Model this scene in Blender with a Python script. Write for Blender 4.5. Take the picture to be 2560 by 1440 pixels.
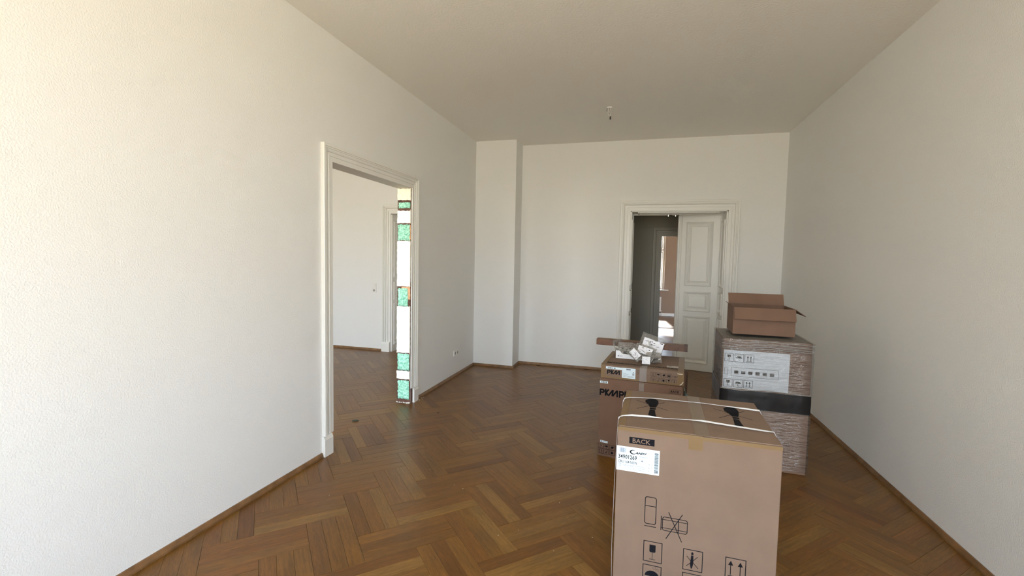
import bpy, bmesh, math, random
from mathutils import Vector, Matrix, noise
C = bpy.context.scene.collection
for o in list(bpy.data.objects): bpy.data.objects.remove(o)
R = math.radians
# ------------------------------------------------------------------ camera
sc = bpy.context.scene
F = 1138.9; YAW, PITCH, ROLL = .27367, .061118, .020141
cam = bpy.data.cameras.new('camera'); co = bpy.data.objects.new('camera', cam); C.objects.link(co)
cam.sensor_width = 36; cam.lens = F / 2560 * 36; cam.clip_start = .02; cam.clip_end = 200
fw = Vector((-math.sin(YAW) * math.cos(PITCH), math.cos(YAW) * math.cos(PITCH), -math.sin(PITCH)))
rt = Vector((math.cos(YAW), math.sin(YAW), 0)); up = rt.cross(fw)
r2 = rt * math.cos(ROLL) + up * math.sin(ROLL); u2 = -rt * math.sin(ROLL) + up * math.cos(ROLL)
m = Matrix((r2, u2, -fw)).transposed().to_4x4(); m.translation = (2.39407, 0, 1.6); co.matrix_world = m
sc.camera = co
# ------------------------------------------------------------------ light and exposure
SKY = 26.0
sc.view_settings.view_transform = 'Standard'; sc.view_settings.look = 'None'
sc.view_settings.gamma = 1; sc.view_settings.use_curve_mapping = False
sc.view_settings.exposure = 0.0
sc.cycles.use_denoising = True
sc.cycles.max_bounces = 12; sc.cycles.diffuse_bounces = 8; sc.cycles.transparent_max_bounces = 16
sc.cycles.caustics_reflective = False; sc.cycles.caustics_refractive = False
sc.cycles.sample_clamp_indirect = 8
W = bpy.data.worlds.new('sky'); sc.world = W; W.use_nodes = True
nt = W.node_tree; nt.nodes.clear()
tc = nt.nodes.new('ShaderNodeTexCoord'); sx = nt.nodes.new('ShaderNodeSeparateXYZ'); cr = nt.nodes.new('ShaderNodeValToRGB')
bg = nt.nodes.new('ShaderNodeBackground'); ow = nt.nodes.new('ShaderNodeOutputWorld')
mp = nt.nodes.new('ShaderNodeMapRange'); mp.inputs[1].default_value = -.12; mp.inputs[2].default_value = .5
nt.links.new(tc.outputs['Generated'], sx.inputs[0]); nt.links.new(sx.outputs[2], mp.inputs[0]); nt.links.new(mp.outputs[0], cr.inputs[0])
e = cr.color_ramp.elements
e[0].position = .1; e[0].color = (.80, .70, .54, 1)      # street, trees and facades below the horizon
e[1].position = .35; e[1].color = (.84, .93, 1.06, 1)     # bright hazy sky
x = cr.color_ramp.elements.new(1.0); x.color = (.62, .80, 1.08, 1)
bg.inputs[1].default_value = SKY
nt.links.new(cr.outputs[0], bg.inputs[0]); nt.links.new(bg.outputs[0], ow.inputs[0])
sun = bpy.data.lights.new('sun', 'SUN'); sun.energy = 26; sun.angle = R(3); sun.color = (1, .97, .93)
so = bpy.data.objects.new('sun', sun); C.objects.link(so); so.location = (0, 20, 12)
so.rotation_euler = Vector((.06, -.82, -.57)).to_track_quat('-Z', 'Y').to_euler()   # shines in from beyond the far room
def portal(x, y, z, w, h, into_y, into_x=0):
    l = bpy.data.lights.new('window_portal', 'AREA'); l.shape = 'RECTANGLE'; l.size = w; l.size_y = h
    l.cycles.is_portal = True
    o = bpy.data.objects.new('window_portal', l); C.objects.link(o); o.location = (x, y, z)
    o.rotation_euler = Vector((into_x, into_y, 0)).to_track_quat('-Z', 'Z').to_euler()

# ------------------------------------------------------------------ helpers
class MB:
    def __init__(s): s.v = []; s.f = []; s.m = []
    def add(s, vs, fs, mi=0):
        n = len(s.v); s.v += [tuple(v) for v in vs]; s.f += [tuple(i + n for i in f) for f in fs]; s.m += [mi] * len(fs)
    def box(s, x0, x1, y0, y1, z0, z1, mi=0, c=0, M=None):
        if c <= 0:
            vs = [(x, y, z) for z in (z0, z1) for y in (y0, y1) for x in (x0, x1)]
            fs = [(0, 2, 3, 1), (4, 5, 7, 6), (0, 1, 5, 4), (2, 6, 7, 3), (0, 4, 6, 2), (1, 3, 7, 5)]
        else:
            b = bmesh.new(); bmesh.ops.create_cube(b, size=1)
            for v in b.verts: v.co = Vector(((x0 + x1) / 2 + v.co.x * (x1 - x0), (y0 + y1) / 2 + v.co.y * (y1 - y0), (z0 + z1) / 2 + v.co.z * (z1 - z0)))
            bmesh.ops.bevel(b, geom=b.edges[:], offset=c, segments=2, affect='EDGES', profile=.6)
            b.verts.index_update(); vs = [tuple(v.co) for v in b.verts]; fs = [tuple(v.index for v in f.verts) for f in b.faces]; b.free()
        if M is not None: vs = [tuple(M @ Vector(v)) for v in vs]
        s.add(vs, fs, mi)
    def sweep(s, rings, close_path=False, close_prof=True, mi=0, caps=True):
        n = len(rings[0]); vs = [p for r in rings for p in r]; fs = []
        k = len(rings); kk = k if close_path else k - 1
        for i in range(kk):
            for j in range(n if close_prof else n - 1):
                a = i * n + j; b = i * n + (j + 1) % n; c2 = ((i + 1) % k) * n + (j + 1) % n; d = ((i + 1) % k) * n + j
                fs.append((a, b, c2, d))
        if caps and not close_path:
            fs.append(tuple(range(n))[::-1]); fs.append(tuple((k - 1) * n + j for j in range(n)))
        s.add(vs, fs, mi)
    def tube(s, pts, r, seg=6, mi=0, flat=1.0):
        rings = []
        for i, p in enumerate(pts):
            p = Vector(p); d = (Vector(pts[min(i + 1, len(pts) - 1)]) - Vector(pts[max(i - 1, 0)])).normalized()
            a = d.cross(Vector((0, 0, 1)) if abs(d.z) < .9 else Vector((1, 0, 0))).normalized(); b = d.cross(a)
            rings.append([tuple(p + a * r * math.cos(t * 2 * math.pi / seg) + b * r * flat * math.sin(t * 2 * math.pi / seg)) for t in range(seg)])
        s.sweep(rings, mi=mi)
    def cyl(s, c, r, h, axis='Z', seg=16, r2=None, mi=0):
        r2 = r if r2 is None else r2; rings = []
        for k, (rr, t) in enumerate(((r, 0), (r2, h))):
            ring = []
            for i in range(seg):
                a = i * 2 * math.pi / seg; p = (rr * math.cos(a), rr * math.sin(a), t)
                p = {'Z': p, 'Y': (p[0], p[2], p[1]), 'X': (p[2], p[0], p[1])}[axis]
                ring.append((c[0] + p[0], c[1] + p[1], c[2] + p[2]))
            rings.append(ring)
        s.sweep(rings, mi=mi)
    def build(s, name, mats, parent=None, smooth=False, fix=True):
        me = bpy.data.meshes.new(name); me.from_pydata(s.v, [], s.f)
        for mt in (mats if isinstance(mats, (list, tuple)) else [mats]): me.materials.append(mt)
        if len(me.materials) > 1:
            for p, mi in zip(me.polygons, s.m): p.material_index = mi
        if fix:
            b = bmesh.new(); b.from_mesh(me); bmesh.ops.recalc_face_normals(b, faces=b.faces[:]); b.to_mesh(me); b.free()
        if smooth:
            for p in me.polygons: p.use_smooth = True
        me.update()
        o = bpy.data.objects.new(name, me); C.objects.link(o)
        if parent: o.parent = parent
        return o
def empty(name, loc=(0, 0, 0), rz=0, parent=None):
    o = bpy.data.objects.new(name, None); C.objects.link(o); o.location = loc; o.rotation_euler = (0, 0, rz); o.empty_display_size = .1
    if parent: o.parent = parent
    return o
def tag(o, label=None, cat=None, group=None, kind=None):
    if label: o['label'] = label
    if cat: o['category'] = cat
    if group: o['group'] = group
    if kind: o['kind'] = kind
    return o

# ------------------------------------------------------------------ materials
def mat(name, col, rough=.6, metal=0, bump=None, var=None, spec=.5, coat=0, alpha=None):
    m = bpy.data.materials.new(name); m.use_nodes = True; n = m.node_tree; b = n.nodes['Principled BSDF']
    b.inputs['Base Color'].default_value = (*col, 1); b.inputs['Roughness'].default_value = rough; b.inputs['Metallic'].default_value = metal
    b.inputs['Specular IOR Level'].default_value = spec
    if coat: b.inputs['Coat Weight'].default_value = coat; b.inputs['Coat Roughness'].default_value = .15
    t = n.nodes.new('ShaderNodeTexCoord')
    if var:
        nz = n.nodes.new('ShaderNodeTexNoise'); nz.inputs['Scale'].default_value = var[0]; nz.inputs['Detail'].default_value = 5
        mr = n.nodes.new('ShaderNodeMapRange'); mr.inputs[1].default_value = .3; mr.inputs[2].default_value = .7
        mr.inputs[3].default_value = 1 - var[1]; mr.inputs[4].default_value = 1 + var[1]
        mx = n.nodes.new('ShaderNodeVectorMath'); mx.operation = 'SCALE'; mx.inputs[0].default_value = col
        n.links.new(t.outputs['Object'], nz.inputs['Vector']); n.links.new(nz.outputs[0], mr.inputs[0])
        n.links.new(mr.outputs[0], mx.inputs['Scale']); n.links.new(mx.outputs[0], b.inputs['Base Color'])
    if bump:
        nz = n.nodes.new('ShaderNodeTexNoise'); nz.inputs['Scale'].default_value = bump[0]; nz.inputs['Detail'].default_value = 3
        bp = n.nodes.new('ShaderNodeBump'); bp.inputs['Strength'].default_value = bump[1]; bp.inputs['Distance'].default_value = bump[2]
        n.links.new(t.outputs['Object'], nz.inputs['Vector']); n.links.new(nz.outputs[0], bp.inputs['Height']); n.links.new(bp.outputs[0], b.inputs['Normal'])
    return m
M_wall = mat('woodchip wallpaper paint', (.79, .79, .775), .75, bump=(125, .55, .004), spec=.3)
M_ceil = mat('ceiling paint', (.86, .845, .80), .8, bump=(70, .5, .004), spec=.3)
M_trim = mat('white lacquer', (.78, .775, .74), .35, bump=(40, .08, .002))
M_trim2 = mat('white plaster lacquer', (.80, .79, .76), .45)
M_dark = mat('dark gap', (.05, .028, .014), .8)
M_base = mat('oak baseboard', (.19, .098, .040), .4, var=(14, .3))
M_plaster = mat('raw white plaster', (.90, .90, .885), .7, bump=(60, .3, .002))
M_cream = mat('old cream paint', (.86, .82, .66), .6, bump=(50, .2, .002), var=(30, .06))
M_brown = mat('old brown wood', (.10, .045, .028), .8, bump=(50, .6, .004), var=(30, .5))
M_orange = mat('bare pine', (.62, .36, .20), .7, bump=(60, .3, .003), var=(25, .2))
M_card = mat('corrugated cardboard', (.200, .136, .099), .72, bump=(18, .12, .004), var=(7, .07), spec=.25)
M_card2 = mat('corrugated cardboard shaded', (.17, .100, .068), .72, bump=(16, .12, .004), var=(6, .08), spec=.25)  # darker, redder copy: shade on cartons farther from the windows put into the colour
M_tape = mat('clear packing tape', (.17, .118, .080), .30, bump=(45, .25, .002), spec=.5)
M_tapeb = mat('buff packing tape', (.185, .112, .046), .42, bump=(45, .15, .002))
M_black = mat('black print', (.010, .010, .013), .7, spec=.08)
M_ink2 = mat('faded ink', (.07, .045, .03), .7)
M_grey = mat('grey print', (.15, .16, .23), .6)
M_label = mat('white label paper', (.70, .83, .90), .5)
M_sock = mat('white plastic', (.78, .77, .74), .3)
M_sockd = mat('socket recess', (.33, .32, .30), .4)
M_strap = mat('white plastic strap', (.82, .83, .86), .35)
M_beam = mat('brown stained timber', (.115, .045, .018), .5, bump=(25, .3, .003), var=(16, .4))
M_beamt = mat('timber block dark', (.07, .035, .02), .6, var=(20, .3))
M_metal = mat('steel', (.6, .6, .58), .25, 1)
M_blackp = mat('black rubber and terminal', (.02, .018, .015), .5)
M_paper = mat('white leaflet', (.78, .78, .82), .5, var=(30, .05))
M_rad = mat('radiator enamel', (.72, .70, .66), .35)
M_sill = mat('window sill stone', (.62, .60, .56), .35)
M_ground = mat('green insulation wool', (.2, .62, .42), .95)
n = M_ground.node_tree; b = n.nodes['Principled BSDF']; t = n.nodes.new('ShaderNodeTexCoord'); nz = n.nodes.new('ShaderNodeTexNoise'); nz.inputs['Scale'].default_value = 55; nz.inputs['Detail'].default_value = 6
rp = n.nodes.new('ShaderNodeValToRGB'); rp.color_ramp.elements[0].position = .3; rp.color_ramp.elements[0].color = (.11, .42, .27, 1); rp.color_ramp.elements[1].position = .68; rp.color_ramp.elements[1].color = (.52, .90, .73, 1)
n.links.new(t.outputs['Object'], nz.inputs['Vector']); n.links.new(nz.outputs[0], rp.inputs[0]); n.links.new(rp.outputs[0], b.inputs['Base Color'])
bp = n.nodes.new('ShaderNodeBump'); bp.inputs['Strength'].default_value = .8; bp.inputs['Distance'].default_value = .006; n.links.new(nz.outputs[0], bp.inputs['Height']); n.links.new(bp.outputs[0], b.inputs['Normal'])

def mat_glass(name, tint=(1, 1, 1), gl=.08, rough=.02, bump=None, diff=0, dcol=(.8, .8, .8)):
    m = bpy.data.materials.new(name); m.use_nodes = True; n = m.node_tree; n.nodes.clear()
    out = n.nodes.new('ShaderNodeOutputMaterial'); tr = n.nodes.new('ShaderNodeBsdfTransparent'); tr.inputs[0].default_value = (*tint, 1)
    g = n.nodes.new('ShaderNodeBsdfGlossy'); g.inputs['Roughness'].default_value = rough
    mx = n.nodes.new('ShaderNodeMixShader'); mx.inputs[0].default_value = gl
    n.links.new(tr.outputs[0], mx.inputs[1]); n.links.new(g.outputs[0], mx.inputs[2]); last = mx
    if diff:
        d = n.nodes.new('ShaderNodeBsdfDiffuse'); d.inputs[0].default_value = (*dcol, 1)
        m2 = n.nodes.new('ShaderNodeMixShader'); m2.inputs[0].default_value = diff
        n.links.new(mx.outputs[0], m2.inputs[1]); n.links.new(d.outputs[0], m2.inputs[2]); last = m2
    if bump:
        t = n.nodes.new('ShaderNodeTexCoord'); mpn = n.nodes.new('ShaderNodeMapping'); mpn.inputs['Scale'].default_value = bump[3] if len(bump) > 3 else (1, 1, 1)
        nz = n.nodes.new('ShaderNodeTexNoise'); nz.inputs['Scale'].default_value = bump[0]; nz.inputs['Detail'].default_value = 4
        b = n.nodes.new('ShaderNodeBump'); b.inputs['Strength'].default_value = bump[1]; b.inputs['Distance'].default_value = bump[2]
        n.links.new(t.outputs['Object'], mpn.inputs[0]); n.links.new(mpn.outputs[0], nz.inputs['Vector']); n.links.new(nz.outputs[0], b.inputs['Height'])
        n.links.new(b.outputs[0], g.inputs['Normal'])
    n.links.new(last.outputs[0], out.inputs[0]); return m
M_glass = mat_glass('window glass', (.97, .98, .97), .05, .0)
M_bag = mat_glass('clear plastic bag', (.84, .83, .81), .24, .10, (55, 1, .03), .09, (.60, .59, .56))
M_film = mat_glass('clear stretch film', (.90, .90, .90), .17, .16, (9, 1, .03, (1, 1, 6)), .05, (.6, .6, .6))
M_bfilm = mat('black stretch film', (.013, .012, .012), .30, bump=(7, .6, .015), spec=.35)
M_ctape = mat_glass('clear shiny tape', (.86, .80, .70), .16, .2, (30, .5, .004), .08, (.6, .52, .42))

# parquet: one material for all staves; tone from the object's own random number or the stave's 'tone' attribute, grain along U
M_floor = bpy.data.materials.new('oak parquet'); M_floor.use_nodes = True
n = M_floor.node_tree; b = n.nodes['Principled BSDF']; L = n.links.new
uv = n.nodes.new('ShaderNodeUVMap'); uv.uv_map = 'grain'
oi = n.nodes.new('ShaderNodeObjectInfo'); at = n.nodes.new('ShaderNodeAttribute'); at.attribute_name = 'tone'
ad = n.nodes.new('ShaderNodeMath'); ad.operation = 'ADD'; L(oi.outputs['Random'], ad.inputs[0]); L(at.outputs['Fac'], ad.inputs[1])
fr = n.nodes.new('ShaderNodeMath'); fr.operation = 'FRACT'; L(ad.outputs[0], fr.inputs[0])
wn = n.nodes.new('ShaderNodeTexWhiteNoise'); wn.noise_dimensions = '1D'; L(fr.outputs[0], wn.inputs['W'])
rp = n.nodes.new('ShaderNodeValToRGB'); E_ = rp.color_ramp.elements
cols = [(0, (.118, .044, .0070)), (.12, (.140, .058, .0095)), (.35, (.154, .068, .0112)), (.55, (.163, .073, .0120)), (.7, (.156, .060, .0095)), (.86, (.176, .083, .0150)), (1, (.200, .102, .023))]
E_[0].position = 0; E_[0].color = (*cols[0][1], 1); E_[1].position = 1; E_[1].color = (*cols[-1][1], 1)
for p_, c_ in cols[1:-1]: k_ = E_.new(p_); k_.color = (*c_, 1)
L(wn.outputs['Value'], rp.inputs[0])
mu = n.nodes.new('ShaderNodeMath'); mu.operation = 'MULTIPLY'; mu.inputs[1].default_value = 37; L(fr.outputs[0], mu.inputs[0])
cb = n.nodes.new('ShaderNodeCombineXYZ'); L(mu.outputs[0], cb.inputs[0]); L(mu.outputs[0], cb.inputs[1])
va = n.nodes.new('ShaderNodeVectorMath'); va.operation = 'ADD'; L(uv.outputs[0], va.inputs[0]); L(cb.outputs[0], va.inputs[1])
def grain(scl, detail, dist):
    mpp = n.nodes.new('ShaderNodeMapping'); mpp.inputs['Scale'].default_value = scl; L(va.outputs[0], mpp.inputs[0])
    z = n.nodes.new('ShaderNodeTexNoise'); z.inputs['Scale'].default_value = 1; z.inputs['Detail'].default_value = detail; z.inputs['Distortion'].default_value = dist
    L(mpp.outputs[0], z.inputs['Vector']); return z
g1 = grain((4, 75, 1), 5, .6); g2 = grain((22, 420, 1), 3, .2); g3 = grain((3, 9, 1), 2, 0)
def mr(src, a, bb_, lo=.3, hi=.7):
    q = n.nodes.new('ShaderNodeMapRange'); q.inputs[1].default_value = lo; q.inputs[2].default_value = hi; q.inputs[3].default_value = a; q.inputs[4].default_value = bb_; L(src.outputs[0], q.inputs[0]); return q
m1 = mr(g1, .78, 1.18); m2 = mr(g2, .66, 1.18); m3 = mr(g3, .92, 1.22)
p1 = n.nodes.new('ShaderNodeMath'); p1.operation = 'MULTIPLY'; L(m1.outputs[0], p1.inputs[0]); L(m2.outputs[0], p1.inputs[1])
p2 = n.nodes.new('ShaderNodeMath'); p2.operation = 'MULTIPLY'; L(p1.outputs[0], p2.inputs[0]); L(m3.outputs[0], p2.inputs[1])
sv = n.nodes.new('ShaderNodeVectorMath'); sv.operation = 'SCALE'; L(rp.outputs[0], sv.inputs[0]); L(p2.outputs[0], sv.inputs['Scale']); L(sv.outputs[0], b.inputs['Base Color'])
b.inputs['Roughness'].default_value = .33; b.inputs['Specular IOR Level'].default_value = .42
bp = n.nodes.new('ShaderNodeBump'); bp.inputs['Strength'].default_value = .12; bp.inputs['Distance'].default_value = .001; L(g2.outputs[0], bp.inputs['Height']); L(bp.outputs[0], b.inputs['Normal'])

# ------------------------------------------------------------------ room shell
H = 3.333; XL = 0.0; XR = 4.2; YB = 6.789; YF = -2.3; X2 = -5.0; Y2 = 6.858; TW = .165
def wall_boxes(mb, axis, a0, a1, u0, u1, z1, holes):
    """wall slab: a0..a1 across, u0..u1 along, with rectangular holes (ua,ub,za,zb)"""
    us = sorted({u0, u1, *[h[0] for h in holes], *[h[1] for h in holes]}); zs = sorted({0, z1, *[h[2] for h in holes], *[h[3] for h in holes]})
    for i in range(len(us) - 1):
        run = None
        for k in range(len(zs) - 1):
            cu = (us[i] + us[i + 1]) / 2; cz = (zs[k] + zs[k + 1]) / 2
            solid = not any(h[0] < cu < h[1] and h[2] < cz < h[3] for h in holes)
            if solid: run = [run[0] if run else zs[k], zs[k + 1]]
            if run and (not solid or k == len(zs) - 2):
                if axis == 'x': mb.box(a0, a1, us[i], us[i + 1], run[0], run[1])
                else: mb.box(us[i], us[i + 1], a0, a1, run[0], run[1])
                run = None
def S(name, mb, mt, label, cat):
    return tag(mb.build(name, mt), label, cat, kind='structure')
DL0, DL1, DH = 3.143, 4.466, 2.350          # wide opening in the left wall
DB0, DB1, DBH = 2.232, 3.515, 2.335         # deep door opening in the back wall
YB2 = 7.165                                  # hall side of the back wall
D20, D21 = -1.660, -.370                    # door of the neighbouring room
mb = MB(); wall_boxes(mb, 'x', -TW, 0, YF, Y2, H, [(DL0, DL1, 0, DH)]); S('wall_left', mb, M_wall, 'long white woodchip wall on the left, pierced by the stripped opening', 'wall')
mb = MB(); wall_boxes(mb, 'y', YB, YB2, 0, XR, H, [(DB0, DB1, 0, DBH)])
S('wall_back', mb, M_wall, 'white far wall holding the panelled double door', 'wall')
mb = MB(); mb.box(0.0, .6165, 6.4292, YB, 0, H); S('wall_pilaster', mb, M_wall, 'white chimney breast in the far left corner', 'wall')
WIN = [(.75, 1.95), (2.55, 3.75)]; W2 = [(-4.5, -2.6), (-2.2, -.35)]; SW0, SW1 = -1.75, -.45; WZ0, WZ1 = .62, 3.0
mb = MB(); wall_boxes(mb, 'y', YF - .4, YF, X2, XR + .2, H, [(a, b_, WZ0, WZ1) for a, b_ in WIN + W2])
S('wall_front', mb, M_wall, 'window wall behind the viewer', 'wall')
mb = MB(); wall_boxes(mb, 'x', XR, XR + .2, YF, YB2, H, [(SW0, SW1, WZ0, WZ1)]); S('wall_right', mb, M_wall, 'white wall on the right beyond the cartons', 'wall')
mb = MB(); wall_boxes(mb, 'y', Y2, Y2 + .345, X2, -TW, H, [(D20, D21, 0, DBH)]); S('wall_back_neighbour', mb, M_wall, 'white far wall of the neighbouring room seen through the opening', 'wall')
mb = MB(); mb.box(X2 - .2, X2, YF - .4, 9.1, 0, H); S('wall_left_neighbour', mb, M_wall, 'outer left wall of the neighbouring room', 'wall')
# hall and far room
YH = 8.9; YFAR = 14.5
HD0, HD1, HDH = 2.745, 3.62, 2.115
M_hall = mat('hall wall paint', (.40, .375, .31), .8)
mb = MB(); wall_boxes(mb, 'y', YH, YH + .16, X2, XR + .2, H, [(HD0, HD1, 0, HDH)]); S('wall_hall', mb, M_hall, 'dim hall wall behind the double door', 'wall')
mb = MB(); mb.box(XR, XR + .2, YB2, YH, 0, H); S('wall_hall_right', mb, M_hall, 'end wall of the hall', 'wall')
M_far = mat('far room paint with shade', (.34, .25, .19), .8)  # pinkish brown shade of the window wall, put into the paint colour
FW0, FW1, FZ0, FZ1 = 2.20, 3.10, .80, 2.95
mb = MB(); wall_boxes(mb, 'y', YFAR, YFAR + .35, .6, 5.2, H, [(FW0, FW1, FZ0, FZ1)]); S('wall_far', mb, M_far, 'wall with the window at the end of the far room, its pinkish shade painted in', 'wall')
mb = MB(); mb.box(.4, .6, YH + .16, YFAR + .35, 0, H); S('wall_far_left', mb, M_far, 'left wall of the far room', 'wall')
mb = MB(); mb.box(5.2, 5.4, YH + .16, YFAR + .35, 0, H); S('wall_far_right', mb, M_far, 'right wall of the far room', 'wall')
mb = MB(); mb.box(X2 - .2, 5.4, YF - .4, YFAR + .35, H, H + .2); S('ceiling', mb, M_ceil, 'plain off-white textured ceiling', 'ceiling')

# ------------------------------------------------------------------ floor: block herringbone of three staves
mb = MB(); mb.box(X2 - .2, 5.4, YF - .4, YFAR + .35, -.06, -.006)
floor = S('floor', mb, M_dark, 'brown oak parquet laid in herringbone blocks of three staves', 'floor')
BW, BL = .2462, .5194; G = .0013
dlt = -.012; s1 = Vector((.0042, .3482)); s2 = Vector((.7345, -.0088))
bh = Vector((math.cos(R(45) + dlt), math.sin(R(45) + dlt))); ah = Vector((math.cos(R(-45) + dlt), math.sin(R(-45) + dlt)))
O = Vector((1.2574, 2.5547))
def in_area(p):
    x_, y_ = p
    if -.25 < x_ < XR + .1 and YF < y_ < YB + .1: return True
    if -4.6 < x_ <= -.25 + .01 and .5 < y_ < Y2 + .5: return True
    if 1.6 < x_ < XR + .1 and YB <= y_ < YFAR: return True
    return False
def cam_area(c):
    d = Vector((c[0], c[1], 0)) - Vector((2.39407, 0, 1.6)); z = d.dot(fw)
    if z < .2: return 0
    px = 1280 + F * d.dot(r2) / z; py = 720 - F * d.dot(u2) / z
    if not (-60 < px < 2620 and -60 < py < 1500): return 0
    return 1 / z ** 3
staves = []
for i in range(-12, 12):
    for k in range(-40, 60):
        tl = O + s2 * i + s1 * k
        if not (-6 < tl.x < 6 and -3 < tl.y < 16): continue
        # V block: short side along bh (width BW), long side along ah; H block: long along bh, short along ah, ending at tl
        for q in range(3):
            w_ = BW / 3
            c1 = tl + bh * (w_ * (q + .5)) + ah * (BL / 2); staves.append((c1, ah, bh))
            c2 = tl - bh * (BL / 2) + ah * (w_ * (q + .5)); staves.append((c2, bh, ah))
random.seed(7)
staves = [s for s in staves if in_area(s[0])]
hidden = lambda c: (c.x > 3.1 and c.y < 3.0) 
staves.sort(key=lambda s: -cam_area(s[0]) * (0.0 if (2.36 < s[0].x < 2.95 and 2.1 < s[0].y < 2.62) else 1))
def stave_verts(l, w, t=.0):
    e1 = l / 2 - .0009; f1 = w / 2 - .00045; c_ = .0007
    lo = [(-e1, -f1, -.012), (e1, -f1, -.012), (e1, f1, -.012), (-e1, f1, -.012)]
    md = [(x_, y_, -c_) for x_, y_, _ in lo]
    tp = [(-e1 + c_, -f1 + c_, 0), (e1 - c_, -f1 + c_, 0), (e1 - c_, f1 - c_, 0), (-e1 + c_, f1 - c_, 0)]
    fs = [(8, 9, 10, 11)]
    for j in range(4):
        j2 = (j + 1) % 4; fs.append((j, j2, 4 + j2, 4 + j)); fs.append((4 + j, 4 + j2, 8 + j2, 8 + j))
    return lo + md + tp, fs
sv_, sf_ = stave_verts(BL, BW / 3)
sme = bpy.data.meshes.new('stave'); sme.from_pydata(sv_, [], sf_); sme.materials.append(M_floor)
uvl = sme.uv_layers.new(name='grain')
for lp in sme.loops: uvl.data[lp.index].uv = sme.vertices[lp.vertex_index].co.xy
for c_, d_, _ in staves[:300]:
    o = bpy.data.objects.new('stave', sme); C.objects.link(o); o.parent = floor
    o.location = (c_.x, c_.y, random.uniform(-.0003, .0002)); o.rotation_euler = (random.uniform(-.0012, .0012), 0, math.atan2(d_.y, d_.x))
V_ = []; F_ = []; T_ = []; UV_ = []
for c_, d_, _ in staves[300:]:
    a_ = math.atan2(d_.y, d_.x); ca, sa = math.cos(a_), math.sin(a_); n0 = len(V_); dz = random.uniform(-.0003, .0002); tn = random.random()
    for x_, y_, z_ in sv_: V_.append((c_.x + x_ * ca - y_ * sa, c_.y + x_ * sa + y_ * ca, z_ + dz)); UV_.append((x_, y_)); T_.append(tn)
    F_ += [tuple(q + n0 for q in f) for f in sf_]
me = bpy.data.meshes.new('parquet_staves'); me.from_pydata(V_, [], F_); me.materials.append(M_floor)
ul = me.uv_layers.new(name='grain'); ul.data.foreach_set('uv', [c for lp in me.loops for c in UV_[lp.vertex_index]])
at_ = me.attributes.new('tone', 'FLOAT', 'POINT'); at_.data.foreach_set('value', T_)
o = bpy.data.objects.new('remaining_staves', me); C.objects.link(o); o.parent = floor; o['kind'] = 'stuff'

# ------------------------------------------------------------------ baseboards
def baseboard(name, pts, label, mt=M_base, h=.035, t=.018):
    """pts: wall foot line, room on the right-hand side of travel"""
    mb = MB(); prof = [(0, 0), (t, 0), (t, .012), (t * .75, h * .65), (t * .45, h), (0, h)]
    P_ = [Vector(p) for p in pts]; rings = []
    for i, p in enumerate(P_):
        ds = []
        if i > 0: ds.append((p - P_[i - 1]).normalized())
        if i < len(P_) - 1: ds.append((P_[i + 1] - p).normalized())
        ns = [Vector((d.y, -d.x)) for d in ds]
        nn = sum(ns, Vector((0, 0))); nn = nn / nn.length; nn = nn / nn.dot(ns[0])
        rings.append([(p.x + nn.x * a, p.y + nn.y * a, z) for a, z in prof])
    mb.sweep(rings); return S(name, mb, mt, label, 'baseboard')
EP = .0005
baseboard('baseboard_left', [(EP, YF), (EP, 3.009)], 'narrow oak baseboard on the near stretch of the left wall')
baseboard('baseboard_back', [(EP, 4.600), (EP, 6.4287), (.617, 6.4287), (.617, YB - EP), (2.085, YB - EP)], 'narrow oak baseboard running round the chimney breast to the double door')
baseboard('baseboard_right', [(3.665, YB - EP), (XR - EP, YB - EP), (XR - EP, YF)], 'narrow oak baseboard along the right wall')
baseboard('baseboard_neighbour', [(X2, Y2 - EP), (-1.815, Y2 - EP)], 'narrow oak baseboard in the neighbouring room')
baseboard('baseboard_far', [(.6, YFAR - EP), (5.2, YFAR - EP)], 'painted skirting under the far window', M_trim, .09, .02)
baseboard('baseboard_hall', [(X2, YH - EP), (HD0 - .16, YH - EP)], 'painted skirting in the dim hall', M_trim, .09, .02)

# ------------------------------------------------------------------ casings, reveals and doors
CP = [(0, 0), (0, .016), (.040, .016), (.041, .010), (.047, .010), (.048, .023), (.058, .023), (.061, .018), (.078, .018), (.079, .012), (.084, .012), (.086, .026), (.098, .036), (.106, .038), (.107, .030), (.112, .030), (.113, .042), (.122, .042), (.123, .036), (.127, .036), (.128, .048), (.148, .048), (.152, .040), (.152, 0)]
def casing(parent, fr, a, b_, h, zb, prof=CP, scale=1.0, name='casing', mt=M_trim):
    """fr(u,z,t) maps wall coordinates to world; opening a..b, height h"""
    mb = MB(); rings = []
    for (cu, cz, su, sz) in ((a, zb, -1, 0), (a, h, -1, 1), (b_, h, 1, 1), (b_, zb, 1, 0)):
        rings.append([fr(cu + su * w * scale, cz + sz * w * scale, t) for w, t in prof])
    mb.sweep(rings); return mb.build(name, mt, parent)
def plinth(parent, fr, u0, u1, z1, t=.045, mt=M_trim):
    mb = MB(); prof = [(0, t), (z1 - .03, t), (z1 - .012, t - .006), (z1, t - .014)]
    vs = []
    for z, tt in prof: vs += [fr(u0, z, 0), fr(u0, z, tt), fr(u1, z, tt), fr(u1, z, 0)]
    rings = [vs[i * 4:i * 4 + 4] for i in range(len(prof))]; mb.sweep(rings); return mb.build('plinth_block', mt, parent)
def ring(mb, fr, u0, u1, z0, z1, prof):
    rings = [[fr(cu + su * w, cz + sz * w, t) for w, t in prof] for cu, cz, su, sz in ((u0, z0, 1, 1), (u1, z0, -1, 1), (u1, z1, -1, -1), (u0, z1, 1, -1))]
    mb.sweep(rings, close_path=True)
REC = .015
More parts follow.
